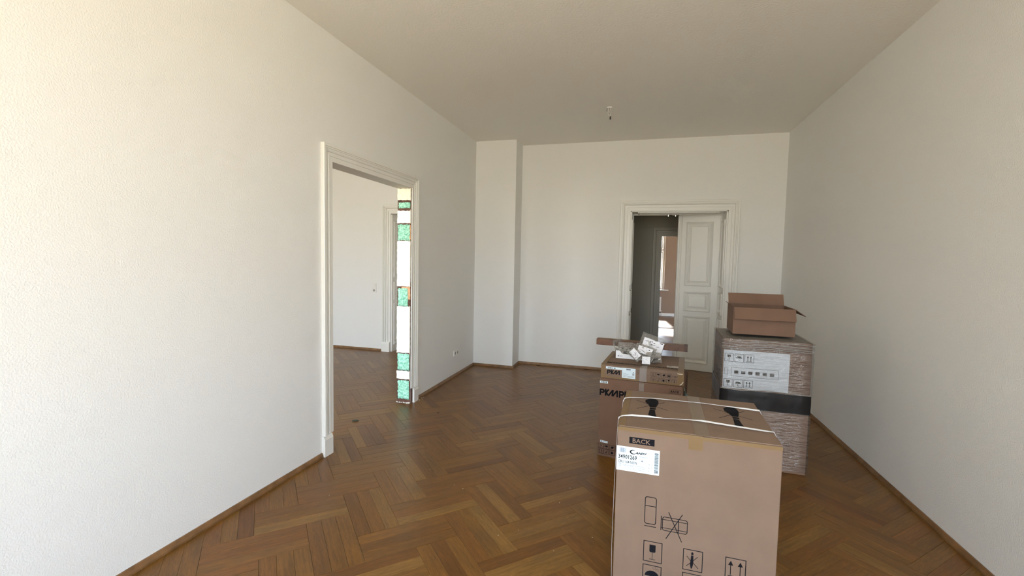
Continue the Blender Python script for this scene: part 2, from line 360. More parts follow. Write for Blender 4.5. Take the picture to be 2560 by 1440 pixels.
BP = [(0, -.003), (0, .009), (.004, .015), (.012, .018), (.019, .014), (.020, .002), (.027, .001), (.036, -.008), (.038, -REC), (.0, -REC)]
def panel(fr, u0, u1, z0, z1, parent, base=0, mt=M_trim):
    f2 = lambda u, z, t: fr(u, z, base + t)
    mb = MB(); ring(mb, f2, u0, u1, z0, z1, BP); mo = mb.build('panel_moulding', mt, parent)
    w = min(.030, (u1 - u0) * .12); rings = []
    for ii, t in ((.044, -REC), (.046, -REC + .003), (.040 + w, .000), (.0435 + w, .005)):
        rings.append([f2(u0 + ii, z0 + ii, t), f2(u1 - ii, z0 + ii, t), f2(u1 - ii, z1 - ii, t), f2(u0 + ii, z1 - ii, t)])
    mb = MB(); mb.sweep(rings); mb.build('raised_panel', mt, parent)
def rails(mb, fr, U0, U1, Z0, Z1, u0, u1, pans, t0, t1):
    """frame of two stiles and the rails between the panels, proud of the backing board"""
    def bx(a, b_, c, d): mb.sweep([[fr(a, c, t), fr(b_, c, t), fr(b_, d, t), fr(a, d, t)] for t in (t0, t1)])
    bx(U0, u0, Z0, Z1); bx(u1, U1, Z0, Z1); zs = [Z0] + [q for p in pans for q in p] + [Z1]
    for i in range(0, len(zs), 2): bx(u0, u1, zs[i], zs[i + 1])
def reveal(parent, name, fr, d, h, panels, t=.012):
    """panelled lining of one side of a deep opening; fr(u across depth 0..d, z, t into the opening)"""
    t = REC + .005
    mb = MB(); mb.sweep([[fr(0, z, 0), fr(0, z, .005), fr(d, z, .005), fr(d, z, 0)] for z in (0, h)])
    rails(mb, fr, 0, d, 0, h, .045, d - .045, panels, .005, t)
    bd = mb.build(name, M_trim, parent)
    for z0, z1 in panels: panel(fr, .045, d - .045, z0, z1, bd, t)
    return bd
PAN = [(.117, .826), (.890, 1.190), (1.270, 2.215)]
def leaf(parent, w, h, hinge, ang, two_sided=True, astragal=True, name='door_leaf', th=.042, handle=False, z0=.006):
    e = empty(name, (hinge[0], hinge[1], 0), ang, parent)
    # local: x from hinge to free edge, y+ = front face side
    mb = MB(); mb.box(0, w, -th / 2 + REC, th / 2 - REC, z0, h); slab = mb.build('slab', M_trim, e)
    for sgn in ((-1, 1) if two_sided else (1,)):
        fr = (lambda sg: (lambda u, z, t: (u, sg * (th / 2 + t), z)))(sgn)
        mb = MB(); rails(mb, fr, 0, w, z0, h, .098, w - .112, PAN, -REC, 0); mb.build('stiles_and_rails', M_trim, e)
        for pz0, pz1 in PAN: panel(fr, .098, w - .112, pz0, pz1, e, 0)
    if astragal:
        mb = MB(); pr = [(w - .052, th / 2), (w - .050, th / 2 + .012), (w - .040, th / 2 + .016), (w - .034, th / 2 + .008), (w - .022, th / 2 + .008), (w - .016, th / 2 + .020), (w - .004, th / 2 + .022), (w + .008, th / 2 + .016), (w + .012, th / 2 + .006), (w + .012, th / 2)]
        for sgn in (-1, 1): mb.sweep([[(x_, sgn * y_, z) for x_, y_ in pr] for z in (z0, h)])
        mb.build('meeting_moulding', M_trim, e)
    if handle:
        mb = MB(); mb.box(w - .065, w - .035, th / 2, th / 2 + .006, .98, 1.16, c=.002); mb.cyl((w - .05, th / 2 + .004, 1.08), .009, .045, 'Y'); mb.cyl((w - .05, th / 2 + .045, 1.08), .024, .02, 'Y', r2=.018); mb.build('door_knob', M_blackp, e)
    return e
# --- opening in the left wall: casing on the room side, bare jamb with insulation
d1 = tag(empty('door_1'), 'wide cased opening in the left wall with its lining torn out', 'doorway', kind='structure')
frL = lambda u, z, t: (t + .0005, u, z)
PZ = .166
casing(d1, frL, DL0 + .001, DL1 - .001, DH, PZ, prof=[(w, t * .62) for w, t in CP], scale=.83)
CPW = .152 * .83
plinth(d1, frL, DL0 - CPW - .004, DL0 - .030, PZ - .001, .031); plinth(d1, frL, DL1 + .030, DL1 + CPW + .004, PZ - .001, .031)
# bare wood behind the plinth gap, rough sawn stud of the jamb
mb = MB(); mb.box(.0005, .009, DL1 + .001, DL1 + .0295, 0.002, PZ - .002); mb.build('bare_stud_edge', M_brown, d1)
mb = MB(); mb.box(.0005, .009, DL0 - .0295, DL0 - .001, 0.002, PZ - .002); mb.build('bare_stud_edge', M_orange, d1)
random.seed(3)
YJ = DL1
mb = MB(); mb.box(-TW + .002, -.001, YJ - .0065, YJ - .0003, .002, DH - .002); mb.build('jamb_board', M_brown, d1)
def jag(a0, a1, nseg, amp, seed):
    r_ = random.Random(seed); return [(a0 + (a1 - a0) * i / nseg, r_.uniform(-amp, amp)) for i in range(nseg + 1)]
def slab_patch(name, z0, z1, x0, x1, t0, t1, mt, seed, amp=.004, bulge=0, nx=8, nz=None, parent=d1):
    """irregular block on the right-hand jamb, facing the viewer (-Y)"""
    nz = nz or max(4, int((z1 - z0) / .02)); r_ = random.Random(seed)
    L_ = [r_.uniform(-amp, amp) for _ in range(nz + 1)]; R_ = [r_.uniform(-amp, amp) * .5 for _ in range(nz + 1)]
    B_ = [r_.uniform(-amp, amp) for _ in range(nx + 1)]; T_ = [r_.uniform(-amp, amp) for _ in range(nx + 1)]
    vs = []; idx = {}
    for k in range(nz + 1):
        for i in range(nx + 1):
            fz = k / nz; fx = i / nx
            z = z0 + B_[i] + (z1 + T_[i] - z0 - B_[i]) * fz; x_ = x0 + L_[k] + (x1 + R_[k] - x0 - L_[k]) * fx
            edge = min(1, 4 * min(fx, 1 - fx) + .25, 4 * min(fz, 1 - fz) + .25) if bulge else 1
            t = t1 + bulge * edge * (.6 + .8 * noise.noise(Vector((x_ * 30, z * 30, seed)))) + (bulge * .5 * noise.noise(Vector((x_ * 90, z * 90, seed))) if bulge else 0)
            vs.append((x_, YJ - t, z))
    n0 = len(vs); vs += [(v[0], YJ - t0, v[2]) for v in vs[:n0]]
    fs = []; w = nx + 1
    for k in range(nz):
        for i in range(nx): fs.append((k * w + i, k * w + i + 1, (k + 1) * w + i + 1, (k + 1) * w + i))
    for i in range(nx): fs.append((i, i + 1, n0 + i + 1, n0 + i)); q = nz * w; fs.append((q + i, q + i + 1, n0 + q + i + 1, n0 + q + i))
    for k in range(nz): fs.append((k * w, (k + 1) * w, n0 + (k + 1) * w, n0 + k * w)); fs.append((k * w + nx, (k + 1) * w + nx, n0 + (k + 1) * w + nx, n0 + k * w + nx))
    mb = MB(); mb.add(vs, fs); return mb.build(name, mt, parent, smooth=bulge > 0)
xa, xb = -TW + .003, -.002
for q, (z0, z1, mt) in enumerate([(2.222, 2.345, M_cream), (1.975, 2.108, M_plaster), (1.292, 1.783, M_plaster), (.560, 1.072, M_plaster), (.268, .358, M_plaster)]):
    slab_patch('plaster_patch', z0, z1, xa + .001, xb - .001, .006, .018, mt, 40 + q, .0032)
for q, (z0, z1, xs) in enumerate([(2.136, 2.198, .014), (1.790, 1.962, .006), (1.075, 1.270, .012), (.366, .548, .010), (.045, .250, .012)]):
    o = slab_patch('insulation_tuft', z0, z1, xa + xs, xb - (.03 if q == 2 else .010), .006, .012, M_ground, 60 + q, .005, .012, 14)
slab_patch('bare_wood_patch', 1.15, 1.287, xa + .055, xb - .002, .006, .013, M_orange, 81, .004)
slab_patch('bare_wood_patch', 1.80, 1.955, xb - .016, xb - .001, .006, .014, M_orange, 82, .003, 0, 3)
for q, (z0, z1) in enumerate([(.548, 1.08), (1.29, 1.79), (1.97, 2.12), (2.21, 2.345), (.25, .37)]):
    slab_patch('torn_liner_edge', z0, z1, -.006, -.0022, .018, .021, M_cream, 90 + q, .002, 0, 2)
# left jamb: insulation peeping past the casing
mb = MB()
for z0, z1 in ((.30, .48), (2.10, 2.17)):
    rr = random.Random(int(z0 * 100)); nn = 8
    rings = []
    for k in range(nn + 1):
        z = z0 + (z1 - z0) * k / nn; t = .010 * math.sin(math.pi * (k + .5) / (nn + 1)) + rr.uniform(0, .003)
        rings.append([(-.15, DL0 + .0005, z), (-.15, DL0 + t, z), (-.09, DL0 + t * 1.5, z), (-.015, DL0 + t, z), (-.015, DL0 + .0005, z)])
    mb.sweep(rings)
mb.build('insulation_tuft', M_ground, d1, smooth=True)

# --- deep panelled double door in the back wall
d3 = tag(empty('door_3'), 'deep panelled double doorway in the back wall with one leaf nearly shut', 'doorway', kind='structure')
frB = lambda u, z, t: (u, YB - .0005 - t, z)
casing(d3, frB, DB0, DB1, DBH, PZ, scale=.93)
plinth(d3, frB, DB0 - .147, DB0 - .003, PZ, .050); plinth(d3, frB, DB1 + .003, DB1 + .147, PZ, .050)
DD = YB2 - YB
reveal(d3, 'reveal_lining', lambda u, z, t: (DB0 + .0005 + t, YB + .001 + u, z), DD - .03, DBH - .013, PAN)
reveal(d3, 'reveal_lining', lambda u, z, t: (DB1 - .0005 - t, YB + .001 + u, z), DD - .03, DBH - .013, PAN)
mb = MB(); mb.box(DB0 + .013, DB1 - .013, YB + .001, YB2 - .03, DBH - .012, DBH - .0005); hl = mb.build('head_lining', M_trim, d3)
mb = MB(); f2 = lambda u, z, t: (u, z, DBH - .012 - t)
ring(mb, f2, DB0 + .10, DB1 - .10, YB + .06, YB2 - .09, [(0, 0), (0, .009), (.004, .014), (.014, .014), (.02, .006), (.024, 0)]); mb.build('panel_moulding', M_trim, hl)
mb = MB(); mb.box(DB0 + .0005, DB1 - .0005, YB2 - .029, YB2 - .005, DBH - .03, DBH - .0005, c=.002); mb.build('head_stop', M_trim, d3)
for a, b_ in ((DB0 + .0005, DB0 + .032), (DB1 - .032, DB1 - .0005)): mb = MB(); mb.box(a, b_, YB2 - .029, YB2 - .004, .001, DBH - .031, c=.002); mb.build('door_stop', M_trim, d3)
frBh = lambda u, z, t: (u, YB2 + .0005 + t, z)
casing(d3, frBh, DB0, DB1, DBH, .0, scale=.93)
mb = MB()
for xx in (2.755, 2.855):
    mb.box(xx, xx + .012, YB2 - .060, YB2 - .030, DBH - .050, DBH - .012, c=.001, M=None); mb.cyl((xx + .02, YB2 - .06, DBH - .030), .005, .04, 'X', 8)
mb.build('bolt_keeper', M_metal, d3)
leaf(d3, .578, 2.322, (3.495, 7.19), R(180 - 12.5), name='door_leaf')
leaf(d3, .578, 2.322, (2.252, 7.19), R(96), name='door_leaf')

# --- neighbouring room door
d2 = tag(empty('door_2'), 'cased double door on the far wall of the neighbouring room', 'doorway', kind='structure')
frN = lambda u, z, t: (u, Y2 - .0005 - t, z)
casing(d2, frN, D20, D21, DBH, PZ, scale=.98)
plinth(d2, frN, D20 - .153, D20 - .003, PZ, .050); plinth(d2, frN, D21 + .003, D21 + .153, PZ, .050)
reveal(d2, 'reveal_lining', lambda u, z, t: (D20 + .0005 + t, Y2 + .001 + u, z), .335, DBH - .013, PAN)
reveal(d2, 'reveal_lining', lambda u, z, t: (D21 - .0005 - t, Y2 + .001 + u, z), .335, DBH - .013, PAN)
leaf(d2, .612, 2.322, (D20 + .018, Y2 + .3), 0, astragal=False); leaf(d2, .612, 2.322, (D21 - .018, Y2 + .3), R(180), astragal=False, handle=True)

# --- hall door to the far room
d4 = tag(empty('door_4'), 'lower cased doorway across the dim hall opening to the far room', 'doorway', kind='structure')
frH = lambda u, z, t: (u, YH - .0005 - t, z)
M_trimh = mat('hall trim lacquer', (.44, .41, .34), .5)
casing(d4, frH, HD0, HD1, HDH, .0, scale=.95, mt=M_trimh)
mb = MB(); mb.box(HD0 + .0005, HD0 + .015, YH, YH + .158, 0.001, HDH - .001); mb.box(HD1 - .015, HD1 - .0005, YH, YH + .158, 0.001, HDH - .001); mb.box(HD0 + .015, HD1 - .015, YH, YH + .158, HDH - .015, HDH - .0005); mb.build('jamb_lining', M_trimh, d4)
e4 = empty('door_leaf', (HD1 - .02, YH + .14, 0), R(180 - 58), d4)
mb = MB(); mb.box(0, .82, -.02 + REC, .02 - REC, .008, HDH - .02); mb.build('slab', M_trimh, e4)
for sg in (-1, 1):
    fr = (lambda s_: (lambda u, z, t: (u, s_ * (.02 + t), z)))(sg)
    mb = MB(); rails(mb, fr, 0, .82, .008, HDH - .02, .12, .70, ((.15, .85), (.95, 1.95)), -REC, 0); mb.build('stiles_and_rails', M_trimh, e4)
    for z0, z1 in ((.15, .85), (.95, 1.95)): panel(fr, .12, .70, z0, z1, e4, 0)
mb = MB(); mb.cyl((.76, -.06, 1.05), .009, .12, 'Y', 8); mb.cyl((.76, -.075, 1.05), .022, .02, 'Y', 12); mb.cyl((.76, .055, 1.05), .022, .02, 'Y', 12); mb.build('door_knob', M_blackp, e4)

# ------------------------------------------------------------------ windows
def window(name, x0, x1, y, z0, z1, sgn, label, transom=.68, side=None):
    """window in a wall; y = plane of the glass, sgn = +1 when the room lies towards +y"""
    e = tag(empty(name, side or (0, 0, 0), R(90) if side else 0), label, 'window', kind='structure')
    fwid = .055; t = .035; zt = z0 + (z1 - z0) * transom; xm = (x0 + x1) / 2
    mb = MB(); a = .001
    mb.box(x0 + a, x0 + fwid, y - t, y + t, z0 + a, z1 - a, c=.004); mb.box(x1 - fwid, x1 - a, y - t, y + t, z0 + a, z1 - a, c=.004)
    mb.box(x0 + fwid, x1 - fwid, y - t, y + t, z0 + a, z0 + fwid, c=.004); mb.box(x0 + fwid, x1 - fwid, y - t, y + t, z1 - fwid, z1 - a, c=.004)
    mb.box(x0 + fwid, x1 - fwid, y - t - .012, y + t + .012, zt - .045, zt + .045, c=.006); mb.box(xm - .03, xm + .03, y - t, y + t, z0 + fwid, zt - .045, c=.004)
    mb.build('frame', M_trim, e)
    for (a0, a1, b0, b1) in ((x0 + fwid, xm - .03, z0 + fwid, zt - .045), (xm + .03, x1 - fwid, z0 + fwid, zt - .045), (x0 + fwid, xm - .0, zt + .045, z1 - fwid), (xm + .0, x1 - fwid, zt + .045, z1 - fwid)):
        mb = MB(); s = .045
        mb.box(a0 + .002, a0 + s, y - .02, y + .02, b0 + .002, b1 - .002, c=.003); mb.box(a1 - s, a1 - .002, y - .02, y + .02, b0 + .002, b1 - .002, c=.003)
        mb.box(a0 + s, a1 - s, y - .02, y + .02, b0 + .002, b0 + s, c=.003); mb.box(a0 + s, a1 - s, y - .02, y + .02, b1 - s, b1 - .002, c=.003)
        sa = mb.build('sash', M_trim, e)
        mb = MB(); mb.box(a0 + s - .005, a1 - s + .005, y - .003, y + .003, b0 + s - .005, b1 - s + .005); mb.build('pane', M_glass, sa)
    return e
for i, (a, b_) in enumerate(WIN + W2):
    window('window_%d' % (i + 1), a, b_, YF - .25, WZ0, WZ1, 1, 'tall casement window in the wall behind the viewer', .70)
    mb = MB(); mb.box(a - .05, b_ + .05, YF - .2, YF + .06, WZ0 - .035, WZ0 - .001, c=.006); S('trim_%d' % (i + 1), mb, M_sill, 'window sill behind the viewer', 'sill')
    portal((a + b_) / 2, YF - .42, (WZ0 + WZ1) / 2, b_ - a, WZ1 - WZ0, 1)
window('window_5', FW0, FW1, YFAR + .2, FZ0, FZ1, -1, 'tall sunlit window of the far room seen through both doorways', .56)
portal((FW0 + FW1) / 2, YFAR + .37, (FZ0 + FZ1) / 2, FW1 - FW0, FZ1 - FZ0, -1)
w5 = MB(); w5.box(FW0 - .03, FW1 + .13, YFAR - .10, YFAR + .16, FZ0 - .035, FZ0 - .001, c=.005); S('trim_5', w5, M_sill, 'sill of the far window jutting over the radiator', 'sill')
window('window_6', SW0, SW1, 0, WZ0, WZ1, 1, 'added unseen casement window in the right wall, brightening the left wall', .70, side=(XR + .1, 0, 0))  # unseen side window, added to brighten the left wall and ceiling
portal(XR + .22, (SW0 + SW1) / 2, (WZ0 + WZ1) / 2, SW1 - SW0, WZ1 - WZ0, 0, -1)  # portal of the added side window
# radiator under the far window
rad = tag(empty('radiator', (2.0, YFAR - .13, .14)), 'pale ribbed radiator under the far window', 'radiator')
mb = MB(); mb.box(0, 1.03, 0, .02, 0, .44, c=.004); mb.build('panel', M_rad, rad)
mb = MB()
for k in range(25): mb.box(.02 + k * .04, .045 + k * .04, -.008, .0, .02, .42, c=.002)
mb.build('ribs', M_rad, rad)
mb = MB(); mb.box(0, 1.03, .02, .09, .425, .44, c=.003); mb.box(0.02, .05, .02, .128, .1, .3); mb.box(.98, 1.01, .02, .128, .1, .3); mb.build('bracket', M_rad, rad)
mb = MB(); mb.tube([(1.03, .03, .03), (1.05, .03, .03), (1.06, .03, .0), (1.06, .03, -.139)], .008); mb.build('pipe', M_rad, rad)

# ------------------------------------------------------------------ sockets, switch, ceiling outlet
def socket_unit(parent, cx, cz, kind, t=.0):
    mb = MB(); mb.box(cx - .0395, cx + .0395, -.009, 0, cz - .0395, cz + .0395, c=.002); f = mb.build('frame', M_sock, parent)
    if kind == 'socket':
        mb = MB(); mb.box(cx - .029, cx + .029, -.0125, -.009, cz - .029, cz + .029, c=.0015); mb.build('insert', M_sock, parent)
        mb = MB(); mb.cyl((cx, -.0131, cz), .0205, .0005, 'Y', 24); w = mb.build('well', M_sockd, parent)
        mb = MB(); mb.cyl((cx - .0095, -.0136, cz), .0026, .0004, 'Y', 10); mb.cyl((cx + .0095, -.0136, cz), .0026, .0004, 'Y', 10); mb.build('pin_hole', M_blackp, w)
    else:
        mb = MB(); mb.box(cx - .029, cx + .029, -.0135, -.009, cz - .029, cz + .029, c=.003); mb.build('rocker', M_sock, parent)
s1_ = tag(empty('double_socket', (.0008, 5.735, .32), R(90)), 'white double wall socket low on the left wall near the corner', 'socket')
socket_unit(s1_, -.04, 0, 'socket'); socket_unit(s1_, .04, 0, 'socket')
s2_ = tag(empty('switch_and_socket', (-1.978, Y2 - .0008, 1.076)), 'white light switch above a socket beside the neighbouring door', 'switch')
socket_unit(s2_, 0, .04, 'switch'); socket_unit(s2_, 0, -.04, 'socket')
cl = tag(empty('ceiling_outlet', (1.996, 5.314, H)), 'bare ceiling hook with dangling lamp wires and black terminal', 'light fitting')
mb = MB(); mb.cyl((0, 0, -.012), .028, .0115, 'Z', 20, r2=.032); mb.build('hole_cover', M_sock, cl)
mb = MB(); mb.tube([(0, 0, -.012), (0, 0, -.035), (.008, 0, -.045), (.012, 0, -.055), (.006, 0, -.066), (-.004, 0, -.066), (-.008, 0, -.058)], .0022); mb.build('hook', M_metal, cl)
for dx, mt_ in ((-.012, M_sock), (.014, M_sock)):
    mb = MB(); mb.tube([(dx * .8, .004, -.012), (dx * 1.3, .003, -.05), (dx * .9, 0, -.085), (.012 + dx * .3, 0, -.105)], .002); mb.build('wire', mt_, cl)
mb = MB(); mb.box(.004, .022, -.008, .008, -.135, -.103, c=.002); mb.build('terminal', M_blackp, cl)
mb = MB(); mb.tube([(-.02, 0, -.012), (-.03, 0, -.03), (-.024, 0, -.045)], .0025); mb.build('wire', M_blackp, cl)
# ------------------------------------------------------------------ printing helpers (flat ink on a face)
class Ink:
    """collects flat 2D marks in face coordinates (u right, z up)"""
    def __init__(s): s.v = []; s.f = []
    def poly(s, pts): n = len(s.v); s.v += [tuple(p) for p in pts]; s.f.append(tuple(range(n, n + len(pts))))
    def rect(s, u0, u1, z0, z1): s.poly([(u0, z0), (u1, z0), (u1, z1), (u0, z1)])
    def line(s, a, b, w):
        a = Vector(a); b = Vector(b); d = (b - a).normalized(); n_ = Vector((-d.y, d.x)) * w / 2; e_ = d * w / 2 * .8
        s.poly([a - e_ + n_, a - e_ - n_, b + e_ - n_, b + e_ + n_])
    def path(s, pts, w, closed=False):
        p = list(pts) + ([pts[0]] if closed else [])
        for i in range(len(p) - 1): s.line(p[i], p[i + 1], w)
    def frame(s, u0, u1, z0, z1, w): s.path([(u0, z0), (u1, z0), (u1, z1), (u0, z1)], w, True)
    def rrect(s, u0, u1, z0, z1, r, w):
        pts = []
        for cx, cz, a0 in ((u1 - r, z1 - r, 0), (u0 + r, z1 - r, 90), (u0 + r, z0 + r, 180), (u1 - r, z0 + r, 270)):
            for k in range(5): a = R(a0 + k * 22.5); pts.append((cx + r * math.cos(a), cz + r * math.sin(a)))
        s.path(pts, w, True)
    def disc(s, cu, cz, ru, rz, a0=0, a1=360, n=20):
        pts = [(cu + ru * math.cos(R(a0 + (a1 - a0) * k / n)), cz + rz * math.sin(R(a0 + (a1 - a0) * k / n))) for k in range(n + (0 if a1 - a0 >= 360 else 1))]
        s.poly(pts)
    def text(s, txt, u, z, h, width=None, bold=0, shear=0, sy=1):
        cu = bpy.data.curves.new('t', 'FONT'); cu.body = txt; cu.size = 1; cu.offset = bold; cu.shear = shear; cu.resolution_u = 2
        ob = bpy.data.objects.new('t', cu); C.objects.link(ob); dg = bpy.context.evaluated_depsgraph_get()
        me = ob.evaluated_get(dg).to_mesh()
        xs = [v.co.x for v in me.vertices]; k = h / .72; kx = k if width is None else width / (max(xs) - min(xs)); x0 = min(xs)
        n = len(s.v); s.v += [(u + (v.co.x - x0) * kx, z + v.co.y * k) for v in me.vertices]; s.f += [tuple(i + n for i in p.vertices) for p in me.polygons]
        ob.evaluated_get(dg).to_mesh_clear(); bpy.data.objects.remove(ob); bpy.data.curves.remove(cu)
    def barcode(s, u0, u1, z0, z1, seed, n=22, horizontal=False):
        r_ = random.Random(seed); a, b_ = (z0, z1) if horizontal else (u0, u1); t = a; st = (b_ - a) / n
        while t < b_ - st * .4:
            w = st * r_.choice((.35, .5, .8)); e_ = min(t + w, b_)
            s.rect(u0, u1, t, e_) if horizontal else s.rect(t, e_, z0, z1); t = e_ + st * r_.choice((.3, .45, .7))
    def build(s, name, fr, mt, parent):
        me = bpy.data.meshes.new(name); me.from_pydata([fr(*p) for p in s.v], [], s.f); me.materials.append(mt); me.update()
        o = bpy.data.objects.new(name, me); C.objects.link(o); o.parent = parent; return o
def front(d=.0006): return lambda u, z: (u, -d, z)
def side_left(d=.0006): return lambda u, z: (-d, u, z)
def sticker(parent, u0, u1, z0, z1, t=.0006, mt=None, name='paper_label', frm='front', sk=0):
    mb = MB()
    if frm == 'front': vs = lambda u, z, k: (u, -k, z + sk * (u - u0))
    elif frm == 'top': vs = lambda u, v, k: (u, v, ZT + k)
    mb.add([vs(u, z, k) for k in (.0001, t) for u, z in ((u0, z0), (u1, z0), (u1, z1), (u0, z1))], [(3, 2, 1, 0), (4, 5, 6, 7), (0, 1, 5, 4), (1, 2, 6, 5), (2, 3, 7, 6), (3, 0, 4, 7)])
    return mb.build(name, mt or M_label, parent)
def logo_strokes(ink, u, z, w, h):
    """heavy three-letter logo with a slanted zig-zag last letter"""
    X = lambda a, b_: (u + a / 3.05 * w, z + b_ * h); t = h * .26
    ink.path([X(.08, .02), X(.08, .9), X(.50, .9), X(.68, .76), X(.68, .58), X(.50, .42), X(.1, .42)], t)
    ink.path([X(.98, .02), X(.98, .98)], t); ink.path([X(1.42, .95), X(1.08, .52), X(1.30, .14), X(1.52, .08)], t)
    ink.path([X(1.52, .08), X(2.12, .92), X(2.20, .92), X(2.10, .12), X(2.22, .08), X(2.82, .92), X(2.92, .92), X(2.92, .03)], t)
def icon(ink, k, u, z, s, w):
    ink.frame(u, u + s, z, z + s, w); c = u + s / 2; q = s / 10
    if k == 'glass':
        ink.poly([(c - 2.2 * q, z + 8.5 * q), (c + 2.2 * q, z + 8.5 * q), (c + 1.9 * q, z + 5.4 * q), (c, z + 4.6 * q), (c - 1.9 * q, z + 5.4 * q)]); ink.line((c, z + 4.7 * q), (c, z + 1.8 * q), w); ink.line((c - 1.8 * q, z + 1.6 * q), (c + 1.8 * q, z + 1.6 * q), w)
    elif k == 'umbrella':
        ink.disc(c, z + 4.6 * q, 3.4 * q, 2.8 * q, 0, 180); ink.line((c, z + 4.6 * q), (c, z + 1.8 * q), w); ink.line((c, z + 1.7 * q), (c + 1.1 * q, z + 1.7 * q), w)
        for a in range(5): ink.disc(u + (2 + a * 1.5) * q, z + (8.2 + (a % 2) * .7) * q, .3 * q, .45 * q, n=6)
    elif k == 'up':
        for dx in (-1.7, 1.7):
            ink.line((c + dx * q, z + 2 * q), (c + dx * q, z + 7 * q), w * 1.5); ink.poly([(c + (dx - 1.3) * q, z + 6 * q), (c + (dx + 1.3) * q, z + 6 * q), (c + dx * q, z + 8.6 * q)])
        ink.line((u + 1.6 * q, z + 1.5 * q), (u + 8.4 * q, z + 1.5 * q), w)
    elif k == 'hand':
        ink.poly([(u + 2 * q, z + 3.5 * q), (u + 4 * q, z + 7.5 * q), (u + 8 * q, z + 7.8 * q), (u + 8.3 * q, z + 5 * q), (u + 6 * q, z + 2.5 * q)])
    elif k == 'stack':
        ink.line((u + 2 * q, z + 2 * q), (u + 8 * q, z + 2 * q), w * 1.6); ink.path([(u + 3 * q, z + 5 * q), (u + 4.5 * q, z + 8 * q), (u + 7 * q, z + 7.5 * q), (u + 6 * q, z + 4.5 * q)], w, True)
    elif k == 'tilt':
        ink.line((u + 2.5 * q, z + 2 * q), (u + 8 * q, z + 8 * q), w * 1.4); ink.poly([(u + 3 * q, z + 2 * q), (u + 6 * q, z + 4 * q), (u + 7 * q, z + 2 * q)])
    elif k == 'sun':
        ink.disc(c, z + 5 * q, 2.5 * q, 2.6 * q)
        for a in range(8): ink.line((c + 3 * q * math.cos(R(a * 45)), z + 5 * q + 3 * q * math.sin(R(a * 45))), (c + 3.9 * q * math.cos(R(a * 45)), z + 5 * q + 3.9 * q * math.sin(R(a * 45))), w * .8)
    elif k == 'people':
        for dx in (-2, 2): ink.disc(c + dx * q, z + 7.3 * q, 1 * q, 1 * q, n=10); ink.poly([(c + (dx - 1.2) * q, z + 6 * q), (c + (dx + 1.2) * q, z + 6 * q), (c + (dx + .9) * q, z + 2 * q), (c + (dx - .9) * q, z + 2 * q)])
        ink.line((c - q, z + 4.5 * q), (c + q, z + 4.5 * q), w * 2)
    elif k == 'clamp':
        ink.rect(c - .5 * q, c + .5 * q, z + 2.5 * q, z + 7.5 * q); ink.poly([(c - 1.6 * q, z + 3.5 * q), (c + 1.6 * q, z + 3.5 * q), (c, z + 1.6 * q)]); ink.line((c - 2 * q, z + 8.3 * q), (c + 2 * q, z + 8.3 * q), w)
def carton(name, loc, rz, w, d, h, label, cat, mt=M_card, flaps=True, group=None, c=.004):
    e = tag(empty(name, loc, rz), label, cat, group)
    mb = MB(); mb.box(0, w, 0, d, .0008, h - (.0045 if flaps else 0), c=c); mb.build('body', mt, e)
    if flaps:
        for a, b_ in ((.0045, d / 2 - .0015), (d / 2 + .0015, d - .002)): pass
        seam = w if False else d
    return e

# ------------------------------------------------------------------ near refrigerator carton
CW, CD, CH = .655, .598, .871
cy = carton('refrigerator_carton', (2.322, 2.06, 0), R(-2.2), CW, CD, CH, 'tall cardboard carton of a refrigerator with two white straps, nearest the viewer', 'box')
ZT = CH
for a, b_ in ((.004, CW / 2 + .0235), (CW / 2 + .0255, CW - .003)):      # top flaps meet in a seam running away from the viewer
    mb = MB(); mb.box(a, b_, .006, CD - .002, CH - .0044, CH - .0004, c=.0012); mb.build('top_flap', M_card, cy)
um = CW / 2 + .0245 - .0
mb = MB(); mb.box(um - .030, um + .030, -.0006, CD + .0005, CH - .0003, CH + .0004); mb.build('clear_tape', M_tape, cy)
mb = MB(); mb.box(.298, .355, -.0012, -.0001, .805, CH - .003); mb.build('tape_tab', M_tapeb, cy)
mb = MB(); mb.box(.001, CW - .001, -.0009, -.0002, .8495, CH - .005); mb.build('edge_tape', M_tapeb, cy)
mb = MB(); mb.box(.0005, .030, .004, CD - .004, CH - .0002, CH + .0005); mb.box(-.0007, -.0001, .004, CD - .004, CH - .035, CH - .002); mb.build('edge_tape', M_tapeb, cy)
# print on the front
k = Ink(); k.poly([(.052, .796), (.1595, .796), (.1595, .8255), (.052, .8255)]); bkp = k.build('back_mark', front(.0005), M_black, cy)
k = Ink(); k.text('BACK', .066, .8015, .0195, width=.076, bold=.012); k.build('lettering', front(.0010), M_card, bkp)
k = Ink(); LW = .0032
k.rrect(.130, .177, .444, .5655, .009, LW); k.line((.130, .525), (.177, .525), LW); k.line((.131, .4325), (.178, .4325), LW)
k.build('printed_symbol', front(), M_black, cy); k = Ink(); k.rrect(.206, .308, .427, .4875, .009, LW * .9); k.line((.200, .427), (.200, .489), LW); k.line((.200, .4755), (.308, .4755), LW * .8); k.line((.200, .438), (.308, .438), LW * .8); k.line((.272, .4285), (.272, .480), LW)
k.line((.230, .511), (.287, .389), LW); k.line((.286, .510), (.223, .392), LW)
k.build('printed_symbol', front(), M_black, cy); k = Ink(); k.frame(.131, .208, .272, .364, LW); k.poly([(.1555, .350), (.1815, .350), (.1815, .319), (.177, .3155), (.160, .3155), (.1555, .319)]); k.line((.1685, .316), (.1685, .285), .002); k.line((.157, .2835), (.181, .2835), .0022)
k.build('printed_symbol', front(), M_black, cy); k = Ink(); k.frame(.297, .374, .2705, .362, LW)
